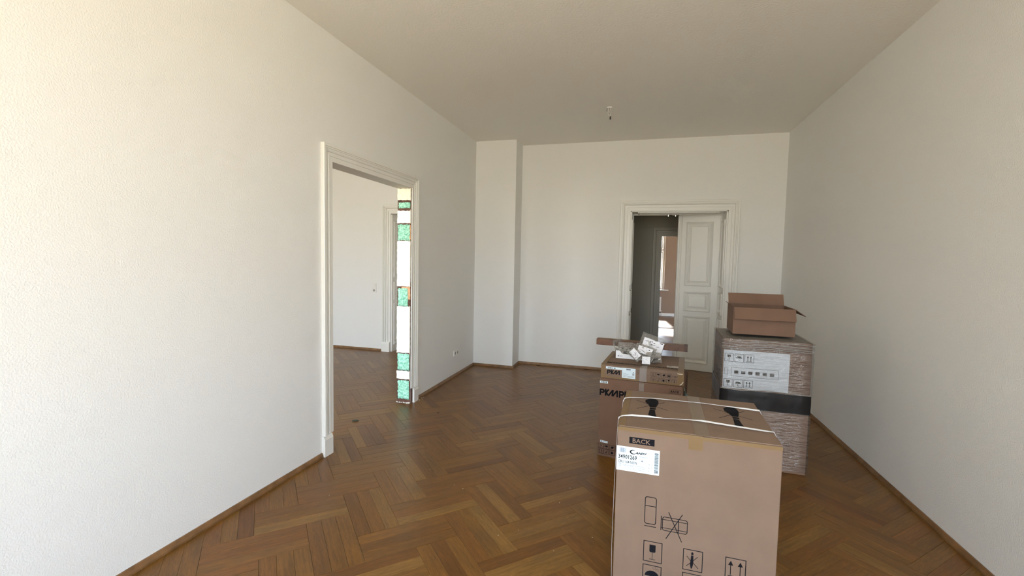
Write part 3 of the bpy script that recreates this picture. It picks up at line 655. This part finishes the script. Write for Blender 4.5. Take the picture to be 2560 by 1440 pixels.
k.poly([(.3305, .353), (.3350, .353), (.3375, .348), (.3375, .3405), (.3285, .3405), (.3285, .348)]); k.poly([(.3285, .3385), (.3375, .3385), (.3385, .310), (.3375, .297), (.3335, .2795), (.3290, .2795), (.3250, .297), (.3265, .312)])
for a, b_ in (((.327, .313), (.311, .332)), ((.338, .316), (.354, .335)), ((.326, .303), (.311, .288)), ((.338, .306), (.358, .285))): k.line(a, b_, .0024)
k.build('printed_symbol', front(), M_black, cy); k = Ink(); k.frame(.131, .208, .160, .255, LW); k.disc(.1695, .205, .030, .026, 0, 180, 24); k.line((.1695, .205), (.1695, .176), LW); k.line((.1695, .175), (.178, .175), LW)
for a, b_ in ((.174, .245), (.183, .247), (.191, .243), (.178, .239), (.186, .2385), (.196, .2365)): k.disc(a, b_, .0014, .0022, n=6)
k.build('printed_symbol', front(), M_black, cy); k = Ink(); k.frame(.297, .374, .160, .255, LW); k.disc(.335, .207, .022, .024); k.line((.30, .163), (.371, .251), LW)
k.build('printed_symbol', front(), M_black, cy); k = Ink(); k.frame(.465, .542, .2705, .362, LW); k.line((.485, .29), (.485, .335), LW); k.poly([(.475, .33), (.495, .33), (.485, .35)]); k.line((.522, .29), (.522, .335), LW); k.poly([(.512, .33), (.532, .33), (.522, .35)]); k.line((.476, .284), (.531, .284), LW)
k.build('printed_symbol', front(), M_black, cy); k = Ink(); k.frame(.465, .542, .160, .255, LW); k.rect(.485, .522, .18, .20); k.rect(.485, .522, .215, .235)
k.build('printed_symbol', front(), M_black, cy)
# product label
lb = sticker(cy, -.001, .183, .668, .779, .0008)
k = Ink(); k.text('34901269', .007, .7235, .0185, width=.080, bold=.014); k.text('CRU 164 NE/N', .007, .7035, .0125, width=.081, bold=.006)
k.text('ANDY', .079, .7515, .0088, width=.052, bold=.045, shear=.35)
pts = []
for a in range(52, 318, 14): pts.append((.0700 + .0145 * math.cos(R(a)), .7580 + .0105 * math.sin(R(a))))
inn = []
for a in range(310, 58, -14): inn.append((.0725 + .0105 * math.cos(R(a)), .7585 + .0075 * math.sin(R(a))))
for i in range(len(pts) - 1):
    j = min(len(inn) - 1, len(inn) - 1 - int(i * len(inn) / len(pts))); j2 = max(0, len(inn) - 1 - int((i + 1) * len(inn) / len(pts)))
    if j != j2: k.poly([pts[i], pts[i + 1], inn[j2], inn[j]])
    else: k.poly([pts[i], pts[i + 1], inn[j]])
k.text('7', .1385, .7065, .006); k.text('6', .1385, .6935, .006); k.text('5', .1385, .6805, .006)
k.barcode(.162, .178, .677, .768, 5, 34, True)
k.build('lettering', front(.0012), M_black, lb)
k = Ink(); k.text('Refrigerator', .096, .7385, .0058, width=.037); k.barcode(.012, .040, .751, .772, 8, 18)
k.text('CE', .0085, .6845, .0065, width=.012)
for r_ in range(2): k.rect(.008, .020, .6975 - r_ * .0042, .6988 - r_ * .0042); k.rect(.026, .120 - r_ * .05, .6955 - r_ * .0042, .6965 - r_ * .0042)
for a, b_ in ((.043, .062), (.068, .086), (.092, .122), (.130, .150)): k.frame(a, b_, .676 if a < .13 else .673, .692 if a < .13 else .712, .0006)
k.text('55cm', .046, .682, .004, width=.012); k.text('L', .075, .680, .008); k.text('47  34', .096, .6845, .0045, width=.022); k.rect(.094, .118, .6785, .6795)
k.frame(.098, .122, .710, .730, .0006); k.disc(.110, .722, .004, .003, n=8)
k.build('small_print', front(.0012), M_grey, lb)
# shoe prints crossed out on the top flap
def shoe(k, u, v, s=1):
    P_ = lambda a, b_: (u + a * s, v + b_ * s)
    k.poly([P_(-.012, .150), P_(.006, .158), P_(.024, .152), P_(.034, .125), P_(.036, .09), P_(.030, .045), P_(.022, .005), P_(-.006, .005), P_(-.014, .045), P_(-.030, .085), P_(-.030, .12)])
    k.poly([P_(-.006, -.004), P_(.022, -.004), P_(.024, -.028), P_(.019, -.030), P_(-.006, -.030)]); k.poly([P_(-.006, -.036), P_(.019, -.036), P_(.022, -.10), P_(.029, -.145), P_(-.012, -.145), P_(-.010, -.10)])
    k.line(P_(-.076, .10), P_(.078, -.018), .004); k.line(P_(-.066, -.040), P_(.064, .108), .004)
for u_ in (.137, .515): k = Ink(); shoe(k, u_, .315); k.build('shoe_print', lambda u, v: (u, v, CH + .0006), M_black, cy)
# two flat straps lying loose over the top and hanging down both sides
def strap(parent, vpts, seed, bulge=.006):
    rr = random.Random(seed); mb = MB(); w = .0062; rings = []
    path = [(-.012, vpts[0][1] - .01, .04), (-.016, vpts[0][1] - .012, .25), (-.014, vpts[0][1] - .01, .55), (-.009, vpts[0][1] - .004, .80), (-.007, vpts[0][1], CH - .012), (-.003, vpts[0][1] + .004, CH + .002)] + [(u, v, CH + .0035 + bulge * math.sin(min(1, max(0, u / CW)) * math.pi)) for u, v in vpts[1:]]
    path += [(CW + .006, vpts[-1][1], CH - .012), (CW + .012, vpts[-1][1], .4), (CW + .010, vpts[-1][1], .04)]
    tw = 0
    for i, p in enumerate(path):
        p = Vector(p); d = (Vector(path[min(i + 1, len(path) - 1)]) - Vector(path[max(i - 1, 0)])).normalized()
        a = Vector((0, 1, 0)); a = (a - d * a.dot(d)).normalized(); b_ = d.cross(a); t_ = rr.uniform(-.35, .35) if 6 < i < len(path) - 3 else 0
        a2 = a * math.cos(t_) + b_ * math.sin(t_); b2 = d.cross(a2)
        rings.append([tuple(p + a2 * sx_ * w + b2 * sy_ * .0006) for sx_, sy_ in ((-1, -1), (1, -1), (1, 1), (-1, 1))])
    mb.sweep(rings); return mb.build('strap', M_strap, parent)
strap(cy, [(0, .105), (.012, .128), (.053, .146), (.129, .150), (.197, .146), (.303, .164), (.364, .172), (.471, .158), (.60, .150), (CW - .002, .150)], 2)
strap(cy, [(0, .385), (.004, .425), (.03, .442), (.078, .452), (.16, .462), (.28, .458), (.397, .461), (.51, .457), (.60, .455), (CW - .002, .455)], 4)

# ------------------------------------------------------------------ cooker carton and slim hob carton on it
PW, PD, PH = .638, .58, .656
pk = carton('cooker_carton', (2.107, 3.75, 0), R(-9), PW, PD, PH, 'brown appliance carton with bold black lettering standing behind the refrigerator carton', 'box', M_card2)
mb = MB(); mb.box(.003, PW - .003, .003, PD / 2 - .001, PH - .0044, PH - .0004, c=.001); mb.build('top_flap', M_card2, pk)
mb = MB(); mb.box(.003, PW - .003, PD / 2 + .001, PD - .003, PH - .0044, PH - .0004, c=.001); mb.build('top_flap', M_card2, pk)
mb = MB(); mb.box(.312, .352, -.0016, -.0009, PH - .075, PH - .001); mb.build('clear_tape', M_ctape, pk)
for q in range(4): k = Ink(); logo_strokes(k, .003 + q * .158, .513, .148, .049); k.build('lettering', front(), M_black, pk)
k = Ink(); k.frame(.541, .628, .600, .632, .0016); k.text('BACK', .552, .6065, .018, width=.064, bold=.02)
k.build('back_mark', front(), M_black, pk)
S_ = .040
for r_, names in enumerate((('up', 'tilt', 'sun', 'glass', 'clamp'), ('stack', 'umbrella', 'hand', 'people', 'sun'))):
    for q, nm in enumerate(names): k = Ink(); icon(k, nm, .004 + q * .047, .022 + r_ * .044, S_, .0022); k.build('printed_symbol', front(), M_black, pk)
l1 = sticker(pk, .001, .067, .611, .629); k = Ink(); k.barcode(.010, .058, .614, .626, 3, 16); k.build('barcode', front(.0009), M_black, l1)
l2 = sticker(pk, .018, .080, .117, .134, sk=-.03); k = Ink(); k.rect(.024, .033, .121, .130); k.rect(.040, .070, .124, .126); k.build('small_print', front(.0009), M_grey, l2)

UW, UD, UH = .636, .596, .110
UZ = PH + .0008
up_ = carton('hob_carton', (2.113, 3.746, UZ), R(-5.5), UW, UD, UH, 'flat brown carton with taped corners lying on top of the cooker carton', 'box', M_card)
mb = MB(); mb.box(.003, UW - .003, .003, UD / 2 - .001, UH - .0044, UH - .0004, c=.001); mb.build('top_flap', M_card, up_)
mb = MB(); mb.box(.003, UW - .003, UD / 2 + .001, UD - .003, UH - .0044, UH - .0004, c=.001); mb.build('top_flap', M_card, up_)
k = Ink(); logo_strokes(k, .052, .037, .100, .031); k.build('lettering', front(), M_black, up_)
for q, nm in enumerate(('stack', 'umbrella', 'hand', 'people')): k = Ink(); icon(k, nm, .3925 + q * .0395, .053, .032, .0016); k.build('printed_symbol', front(), M_black, up_)
for q, nm in enumerate(('up', 'tilt', 'sun', 'glass', 'clamp')): k = Ink(); icon(k, nm, .3925 + q * .0395, .0115, .032, .0016); k.build('printed_symbol', front(), M_black, up_)
k = Ink(); k.text('C (30) P', .553, .060, .014, width=.036, bold=.01); k.build('printed_symbol', front(), M_black, up_)
k = Ink(); k.line((.285, .058), (.375, .058), .0012); k.build('printed_line', front(), M_black, up_)
k = Ink()
for q in range(4): k.rect(.286, .325 - (q % 2) * .012, .062 + q * .008, .0645 + q * .008)
k.build('small_print', front(), M_ink2, up_)
for q in range(6): k = Ink(); logo_strokes(k, .032 + q * .097, .072, .085, .040); k.build('lettering', lambda u, v: (u, v, UH + .0003), M_ink2, up_)
l1 = sticker(up_, .040, .168, .0775, .096); k = Ink(); k.barcode(.054, .100, .081, .091, 3, 14); k.rect(.108, .116, .081, .091); k.build('barcode', front(.0009), M_black, l1)
l2 = sticker(up_, .169, .274, .0155, .0975, .0010); k = Ink()
k.rect(.202, .236, .083, .092); k.rect(.202, .240, .0775, .0785); k.barcode(.250, .266, .040, .062, 6, 9, True); k.rect(.254, .262, .064, .069)
for q in range(5): k.rect(.178, .200 + (q % 2) * .02, .026 + q * .007, .0275 + q * .007)
for q in range(3): k.rect(.215, .262, .024 + q * .004, .0252 + q * .004)
k.build('small_print', front(.0013), M_grey, l2)
ZT = UH
l3 = sticker(up_, .502, .598, .122, .184, .0006, mat('greyish sticker', (.45, .41, .36), .5), frm='top')
k = Ink(); k.rect(.510, .540, .160, .172); k.build('small_print', lambda u, v: (u, v, UH + .0009), M_black, l3)
M_lift = mat('lifted shiny tape', (.75, .70, .62), .2)
# tapes: centre strip over the edge, both taped ends
mb = MB(); mb.box(.305, .360, -.0018, -.0012, .0005, UH + .001); mb.box(.305, .360, -.0018, UD, UH + .0008, UH + .0013); mb.build('clear_tape', M_ctape, up_)
for a, b_ in ((.0005, .036), (UW - .046, UW - .0005)):
    mb = MB(); mb.box(a, b_, -.0010, -.0003, .002, UH - .003); mb.box(a, b_, -.0003, UD, UH + .0002, UH + .0007); mb.build('edge_tape', M_tapeb, up_)
mb = MB(); mb.box(.036, UW - .046, -.0009, -.0003, .001, .016); mb.build('edge_tape', M_tapeb, up_)
for pts in ([(UW - .048, -.0025, .094), (UW - .030, -.003, .0925), (UW - .010, -.002, .0935)], [(UW - .028, -.003, .006), (UW - .014, -.005, .018), (UW - .004, -.002, .034)]): mb = MB(); mb.tube(pts, .0028, 5); mb.build('lifted_tape_end', M_lift, up_)

# grey film scrap hanging off the right side of the cooker carton
sc_ = MB(); a = math.cos(R(-9)); b_ = math.sin(R(-9))
P0 = lambda u, v, z: (2.107 + u * a - v * b_, 3.75 + u * b_ + v * a, z)
t1_ = [P0(.642, .06, .62), P0(.655, .09, .60), P0(.72, .12, .50), P0(.80, .16, .36), P0(.82, .18, .20), P0(.80, .20, .02)]
rings = []
for i, p in enumerate(t1_): q = P0(.6415, .10 + .02 * i, max(.02, .64 - .12 * i)); rings.append([p, q, (q[0], q[1] + .002, q[2]), (p[0], p[1] + .002, p[2])])
sc_.sweep(rings); o = sc_.build('foam_sheet', mat('grey green foam sheet', (.17, .20, .165), .6), None)
tag(o, 'grey green plastic sheet leaning on the right side of the cooker carton', 'sheet')

# ------------------------------------------------------------------ things lying on the hob carton
ZU = UZ + UH + .0012
def on_hob(u, v, z=0): a = R(-5.5); return (2.113 + u * math.cos(a) - v * math.sin(a), 3.746 + u * math.sin(a) + v * math.cos(a), ZU + z)
# timber block carrying the beam
o = MB(); o.box(-.036, .036, -.035, .035, .0005, .0720, c=.002); bl = o.build('timber_block', M_beamt); bl.location = on_hob(.375, .50); bl.rotation_euler = (0, 0, R(-4))
tag(bl, 'short dark timber block under the brown beam behind the plastic bags', 'wood block')
bm_ = tag(empty('timber_beam', on_hob(.262, .495, .0732), R(-5.2)), 'long brown stained timber beam lying across behind the plastic bags', 'beam')
o = MB(); o.box(-.392, .392, -.035, .040, 0, .053, c=.003); o.build('bar', M_beam, bm_)
o = MB(); o.box(-.390, .390, -.033, .038, .0532, .0545, c=.0004); o.build('lighter_top', mat('lighter timber face', (.17, .095, .05), .55, bump=(30, .3, .002), var=(18, .25)), bm_)  # top face in a lighter brown than the bar
o = MB(); o.box(.3605, .3925, -.0355, .0405, -.0003, .0548, c=.002); o.build('chipped_end', M_beamt, bm_)

# small white open tray
tr = tag(empty('open_tray', on_hob(.074, .292), R(-5.5)), 'small white open cardboard tray under the bags on the hob carton', 'tray')
TWd, TD = .245, .13
mb = MB(); mb.box(0, TWd, 0, TD, .0005, .002); mb.box(0, .0015, 0, TD, .002, .066); mb.box(TWd - .0015, TWd, 0, TD, .002, .066); mb.box(0, TWd, TD - .0015, TD, .002, .066)
fp = [(0, 0), (TWd, 0), (TWd, .044), (TWd - .02, .040), (.060, .040), (.048, .048), (.036, .064), (.030, .067), (0, .067)]
mb.sweep([[(u, -.0005, z + .0005) for u, z in fp], [(u, .001, z + .0005) for u, z in fp]]); mb.build('walls', mat('white tray board', (.80, .80, .83), .5), tr)
k = Ink(); k.disc(.022, .0205, .0055, .0055, n=12); 
for q in range(3): k.frame(.032 + q * .009, .039 + q * .009, .017, .024, .0011)
k.build('printed_symbols', front(.0012), M_grey, tr)

M_bits = mat('grey hardware', (.06, .055, .05), .4, .3); M_bitw = mat('pale hardware', (.62, .60, .56), .4)
def bag(name, loc, e1, e2, w, h, thick, seed, label, lab=None, nbits=6, grp=None, mt=M_bag):
    """crumpled bag: e1 along the width, e2 along the height; front points to e1 x e2 reversed"""
    e1 = Vector(e1).normalized(); e2 = Vector(e2); e2 = (e2 - e1 * e2.dot(e1)).normalized(); e3 = e1.cross(e2)
    root = tag(empty(name, loc), label, 'plastic bag', grp)
    rr = random.Random(seed); N, M_ = 26, 20
    def surf(i, j, sgn):
        fu = i / N; fv = j / M_; u = (fu - .5) * w; v = fv * h
        env = math.sin(math.pi * fu) ** .6 * math.sin(math.pi * min(1, max(0, fv))) ** .6 if 0 < fu < 1 and 0 < fv < 1 else 0
        q = Vector((u * 28, v * 28, seed * 3.1 + sgn)); nz = noise.noise(q) + .6 * noise.noise(q * 2.3)
        t = sgn * thick * env * (.55 + .35 * abs(nz)) + .012 * nz * (1 if env else .6)
        nz2 = abs(noise.noise(q * 1.7 + Vector((3, 3, 3)))); t += .010 * nz2 * (1 if env else 0); u += .008 * noise.noise(q + Vector((9, 0, 0))); v += .008 * noise.noise(q + Vector((0, 9, 0)))
        return tuple(e1 * u + e2 * v + e3 * t)
    mb = MB()
    for sgn in (-1, 1):
        vs = [surf(i, j, sgn if 0 < i < N and 0 < j < M_ else 0) for j in range(M_ + 1) for i in range(N + 1)]
        mb.add(vs, [(j * (N + 1) + i, j * (N + 1) + i + 1, (j + 1) * (N + 1) + i + 1, (j + 1) * (N + 1) + i) for j in range(M_) for i in range(N)])
    mb.build('film', mt, root, fix=False)
    if lab:
        for (u0, u1, v0, v1) in lab:
            mb = MB(); n1, n2 = 10, 8; k = Ink(); vs = []
            def lp(fu, fv, off):
                u = (u0 + (u1 - u0) * fu) * w; v = (v0 + (v1 - v0) * fv) * h
                q = Vector((u * 18, v * 18, seed)); return tuple(e1 * u + e2 * v + e3 * (thick * .75 + .004 + off + .006 * noise.noise(q)))
            vs = [lp(i / n1, j / n2, 0) for j in range(n2 + 1) for i in range(n1 + 1)]; nb = len(vs); vs += [lp(i / n1, j / n2, .0006) for j in range(n2 + 1) for i in range(n1 + 1)]
            fs = [(j * (n1 + 1) + i, j * (n1 + 1) + i + 1, (j + 1) * (n1 + 1) + i + 1, (j + 1) * (n1 + 1) + i) for j in range(n2) for i in range(n1)]
            fs += [tuple(x_ + nb for x_ in f) for f in fs]; mb.add(vs, fs); lo = mb.build('paper_label', M_paper, root)
            vs = []; fs = []
            for q in range(13):
                fu = rr.uniform(.04, .8); fv = rr.uniform(.08, .88); du = rr.uniform(.05, .16); dv = rr.choice((.022, .03, .06)); n0 = len(vs)
                vs += [lp(fu, fv, .0012), lp(fu + du, fv, .0012), lp(fu + du, fv + dv, .0012), lp(fu, fv + dv, .0012)]; fs.append((n0, n0 + 1, n0 + 2, n0 + 3))
            mb = MB(); mb.add(vs, fs); mb.build('small_print', M_black, lo)
    for q in range(nbits):
        u = rr.uniform(-.36, .36) * w; v = rr.uniform(.1, .5) * h; s = rr.uniform(.006, .014)
        mb = MB(); rot = Matrix.Rotation(rr.uniform(0, 3), 4, Vector((rr.random(), rr.random(), rr.random() + .1))); rot.translation = e1 * u + e2 * v + e3 * rr.uniform(-.2, .5) * thick
        if q % 2: mb.box(-s * 1.6, s * 1.6, -s * .5, s * .5, -s * .5, s * .5, c=.001, M=rot)
        else:
            t_ = MB(); t_.cyl((0, 0, -s), s * .45, s * 2.6, 'Z', 8); mb.add([tuple(rot @ Vector(v_)) for v_ in t_.v], t_.f)
        mb.build('fitting', (M_bits, M_bitw, M_bits)[q % 3], root)
    return root
bag('hardware_bag', on_hob(.345, .385, .060), (.94, 0, -.30), (.28, .28, 1), .205, .150, .018, 11, 'largest clear bag with a big printed sheet, standing tilted at the top of the heap', [(-.38, .46, .10, .72)], 5)
bag('hardware_bag', on_hob(.155, .345, .010), (1, 0, -.04), (.05, .25, 1), .150, .125, .032, 23, 'clear crumpled bag of dark fittings sitting inside the white tray', None, 12)
bag('hardware_bag', on_hob(.085, .455, .035), (.8, .3, .2), (-.1, .1, 1), .085, .100, .016, 31, 'small brownish bag sticking up behind the tray at the left end of the heap', None, 3)
bag('hardware_bag', on_hob(.300, .235, .022), (.92, -.1, -.25), (.10, .55, .9), .175, .130, .026, 47, 'bag with a black-marked paper insert slumped in the middle of the heap', [(-.34, .34, .30, .80)], 8)
bag('hardware_bag', on_hob(.225, .175, .040), (.62, -.1, -.62), (.55, .35, .62), .115, .080, .012, 52, 'narrow bag with a white slip hanging over the front of the tray', [(-.42, .30, .12, .80)], 3)
bag('hardware_bag', on_hob(.405, .180, .016), (1, .1, .02), (.05, .65, .65), .120, .095, .024, 61, 'bag of pale fittings at the right foot of the heap', None, 12)
lf = tag(empty('folded_leaflet', on_hob(.342, .128, .001), R(-2)), 'white folded instruction leaflet propped at the front of the bags', 'leaflet')
mb = MB(); Mx = Matrix.Rotation(R(-24), 4, 'X'); mb.box(-.032, .032, -.007, .007, 0.004, .066, c=.002, M=Mx); mb.build('booklet', M_paper, lf)
k = Ink(); rr = random.Random(9)
for q in range(7): u = rr.uniform(-.026, .012); z = .012 + q * .007; k.rect(u, u + rr.uniform(.004, .014), z, z + .0015)
k.build('small_print', lambda u, z: tuple(Mx @ Vector((u, -.0078, z))), M_grey, lf)

# ------------------------------------------------------------------ film-wrapped stack on the right
SX, SY, SR = 3.045, 3.9, R(-2.7)
def at_stack(u, v, z): return (SX + u * math.cos(SR) - v * math.sin(SR), SY + u * math.sin(SR) + v * math.cos(SR), z)
SWd, SD = .62, .60
M_cardd = mat('dark brown cardboard', (.25, .15, .10), .75, var=(6, .1))  # plain dark brown board of the lower carton
lo_ = tag(empty('wrapped_carton', at_stack(0, 0, 0), SR), 'dark brown carton with a black film band at the bottom of the wrapped stack', 'box')
mb = MB(); mb.box(.004, SWd - .004, .004, SD - .004, .001, .610, c=.004); mb.build('body', M_cardd, lo_)
def film_shell(parent, w, d, z0, z1, mt, amp, seed, name='stretch_film', dz=.018, out=.0015):
    rings = []; n = max(3, int((z1 - z0) / dz)); per = []
    for (a, b_) in (((0, 0), (w, 0)), ((w, 0), (w, d)), ((w, d), (0, d)), ((0, d), (0, 0))):
        for q in range(10): f = q / 10; per.append((a[0] + (b_[0] - a[0]) * f, a[1] + (b_[1] - a[1]) * f))
    for k in range(n + 1):
        z = z0 + (z1 - z0) * k / n; ring_ = []
        for (x_, y_) in per:
            cx, cy_ = x_ - w / 2, y_ - d / 2; q = Vector((x_ * 3, y_ * 3, z * 38 + seed + .8 * x_)); o_ = out + amp * (.5 + .5 * noise.noise(q))
            ring_.append((x_ + (o_ if cx > w / 2 - .001 else -o_ if cx < -w / 2 + .001 else 0), y_ + (o_ if cy_ > d / 2 - .001 else -o_ if cy_ < -d / 2 + .001 else 0), z))
        rings.append(ring_)
    mb = MB(); mb.sweep(rings, caps=False); return mb.build(name, mt, parent, smooth=True, fix=False)
film_shell(lo_, SWd, SD, .02, .475, M_film, .008, 5)
film_shell(lo_, SWd, SD, .470, .618, M_bfilm, .005, 3, name='black_film_band')
hi_ = tag(empty('wrapped_carton', at_stack(0, 0, .612), SR), 'carton with white printed front in clear stretch film, upper one of the wrapped stack', 'box')
UHH = .405
mb = MB(); mb.box(.003, SWd - .003, .003, SD - .003, .001, UHH, c=.004); mb.build('body', M_card2, hi_)
mb = MB(); mb.box(.010, .47, .0012, .0028, .012, .315); wl = mb.build('paper_label', mat('white printed board', (.66, .72, .80), .5), hi_)
k = Ink()
for z in (.022, .225):
    for nm, u_ in (('glass', .018), ('umbrella', .090), ('up', .162)): k = Ink(); icon(k, nm, u_, z, .062, .003); k.build('printed_symbol', lambda u, z: (u, .0006, z), M_black, wl)
k = Ink()
k.frame(.020, .045, .12, .17, .002); k.frame(.070, .40, .11, .18, .002); [k.rect(.09 + q * .05, .12 + q * .05, .130, .155) for q in range(6)]
k.build('printed_symbols', lambda u, z: (u, .0006, z), M_black, wl)
k = Ink(); rr = random.Random(12)
for zz in (.20, .03):
    for q in range(14): z = zz + q * .0075; k.rect(.10 + rr.uniform(0, .04), .30 + rr.uniform(0, .22), z, z + .0028)
k.build('small_print', lambda v, z: (.0018, v, z), M_black, hi_)
film_shell(hi_, SWd, SD, .004, UHH + .004, M_film, .012, 8)
mb = MB(); rr = random.Random(4); N = 14; vs = []
for j in range(N + 1):
    for i in range(N + 1): u = i / N * SWd; v = j / N * SD; vs.append((u, v, UHH + .006 + .016 * abs(noise.noise(Vector((u * 16, v * 16, 2)))) * math.sin(math.pi * i / N) ** .3 * math.sin(math.pi * j / N) ** .3 if 0 < i < N and 0 < j < N else UHH + .005))
mb.add(vs, [(j * (N + 1) + i, j * (N + 1) + i + 1, (j + 1) * (N + 1) + i + 1, (j + 1) * (N + 1) + i) for j in range(N) for i in range(N)])
mb.build('film_top', mat_glass('crumpled film top', (.8, .8, .78), .25, .2, (30, 1, .02), .22, (.5, .5, .47)), hi_, fix=False)
mb = MB()
for z, a in ((.372, .004), (.352, .006), (.338, .004), (.015, .005), (.395, .003)):
    mb.tube([(0 - .006, -.012 - a, z), (.15, -.016 - a, z - .012), (.32, -.014, z + .006), (SWd + .006, -.010, z - .006)], .0045, 6, flat=.5)
mb.build('film_ridge', mat_glass('film ridge', (.9, .9, .9), .35, .15, None, .2, (.9, .9, .9)), hi_)
tp_ = tag(empty('open_carton', at_stack(.078, .10, .612 + UHH + .028), SR), 'small open carton with a raised flap on top of the wrapped stack', 'box')
mb = MB(); t_ = .004; w_, d_, h_ = .44, .36, .215
mb.box(0, w_, 0, t_, 0, h_, c=.001); mb.box(0, w_, d_ - t_, d_, 0, h_, c=.001); mb.box(0, t_, t_, d_ - t_, 0, h_, c=.001); mb.box(w_ - t_, w_, t_, d_ - t_, 0, h_, c=.001); mb.box(t_, w_ - t_, t_, d_ - t_, 0, t_); mb.build('body', M_card2, tp_)
for nm, A, B_, out_ in (('l', (0, .005), (0, d_ - .005), (-.020, 0, .016)), ('f', (.005, 0), (w_ - .005, 0), (0, -.05, -.09)), ('r', (w_, .005), (w_, d_ - .005), (.07, 0, -.05)), ('b', (.005, d_), (w_ - .005, d_), (0, .05, .09))):
    mb = MB(); a1 = Vector((*A, h_)); b1 = Vector((*B_, h_)); o_ = Vector(out_); nn = (b1 - a1).cross(o_).normalized() * .0035
    mb.sweep([[a1, b1, b1 + o_, a1 + o_], [a1 + nn, b1 + nn, b1 + o_ + nn, a1 + o_ + nn]]); mb.build('flap', M_card2, tp_)

# ------------------------------------------------------------------ debris on the floor
def chip(name, x_, y_, s, seed, mt, label, cat, grp=None, flat=.6, st=1.0):
    b_ = bmesh.new(); bmesh.ops.create_icosphere(b_, subdivisions=2, radius=1); rr = random.Random(seed)
    for v in b_.verts: v.co = v.co * (1 + .35 * noise.noise(v.co * 1.7 + Vector((seed, 0, 0)))); v.co = Vector((v.co.x * s * st, v.co.y * s, v.co.z * s * flat))
    mz = min(v.co.z for v in b_.verts)
    for v in b_.verts: v.co.z -= mz
    me = bpy.data.meshes.new(name); b_.to_mesh(me); b_.free(); me.materials.append(mt); o = bpy.data.objects.new(name, me); C.objects.link(o); o.location = (x_, y_, .0004); o.rotation_euler = (0, 0, rr.uniform(0, 6))
    return tag(o, label, cat, grp)
sp = chip('debris_splinter', -.232, 3.789, .018, 3, mat('dark grey green debris', (.05, .06, .045), .8), 'dark greenish splinter lying on the parquet inside the stripped opening', 'debris', flat=.35, st=2.0); sp.rotation_euler = (0, 0, .5)
chip('debris_splinter', .427, 4.263, .008, 8, M_brown, 'tiny dark chip on the parquet to the right of the stripped opening', 'debris', flat=.5, st=1.6)
rr = random.Random(17)
for q in range(9): chip('plaster_crumb', -.155 + q * .0185, YJ - .012 - rr.uniform(0, .015), rr.uniform(.006, .011), 100 + q, M_plaster, 'white plaster crumb at the foot of the torn jamb', 'debris', 'white crumbs at the foot of the torn jamb')
for q in range(6): chip('plaster_crumb', .005 + rr.uniform(0, .06), YJ + .06 + q * .035, rr.uniform(.003, .006), 130 + q, M_cream, 'cream plaster crumb on the floor at the right casing foot', 'debris', 'cream crumbs at the right casing foot')
for q, (x_, y_) in enumerate([(1.179, 2.916), (1.258, 2.886), (1.934, 2.911), (1.654, 2.447), (1.989, 2.403), (0.912, 3.075), (1.971, 3.127), (2.181, 2.592), (1.753, 2.533), (0.440, 2.529)]): chip('paint_speck', x_, y_, rr.uniform(.0018, .0028), 150 + q, M_cream, 'tiny pale speck on the open parquet in front', 'debris', 'pale specks on the open parquet')
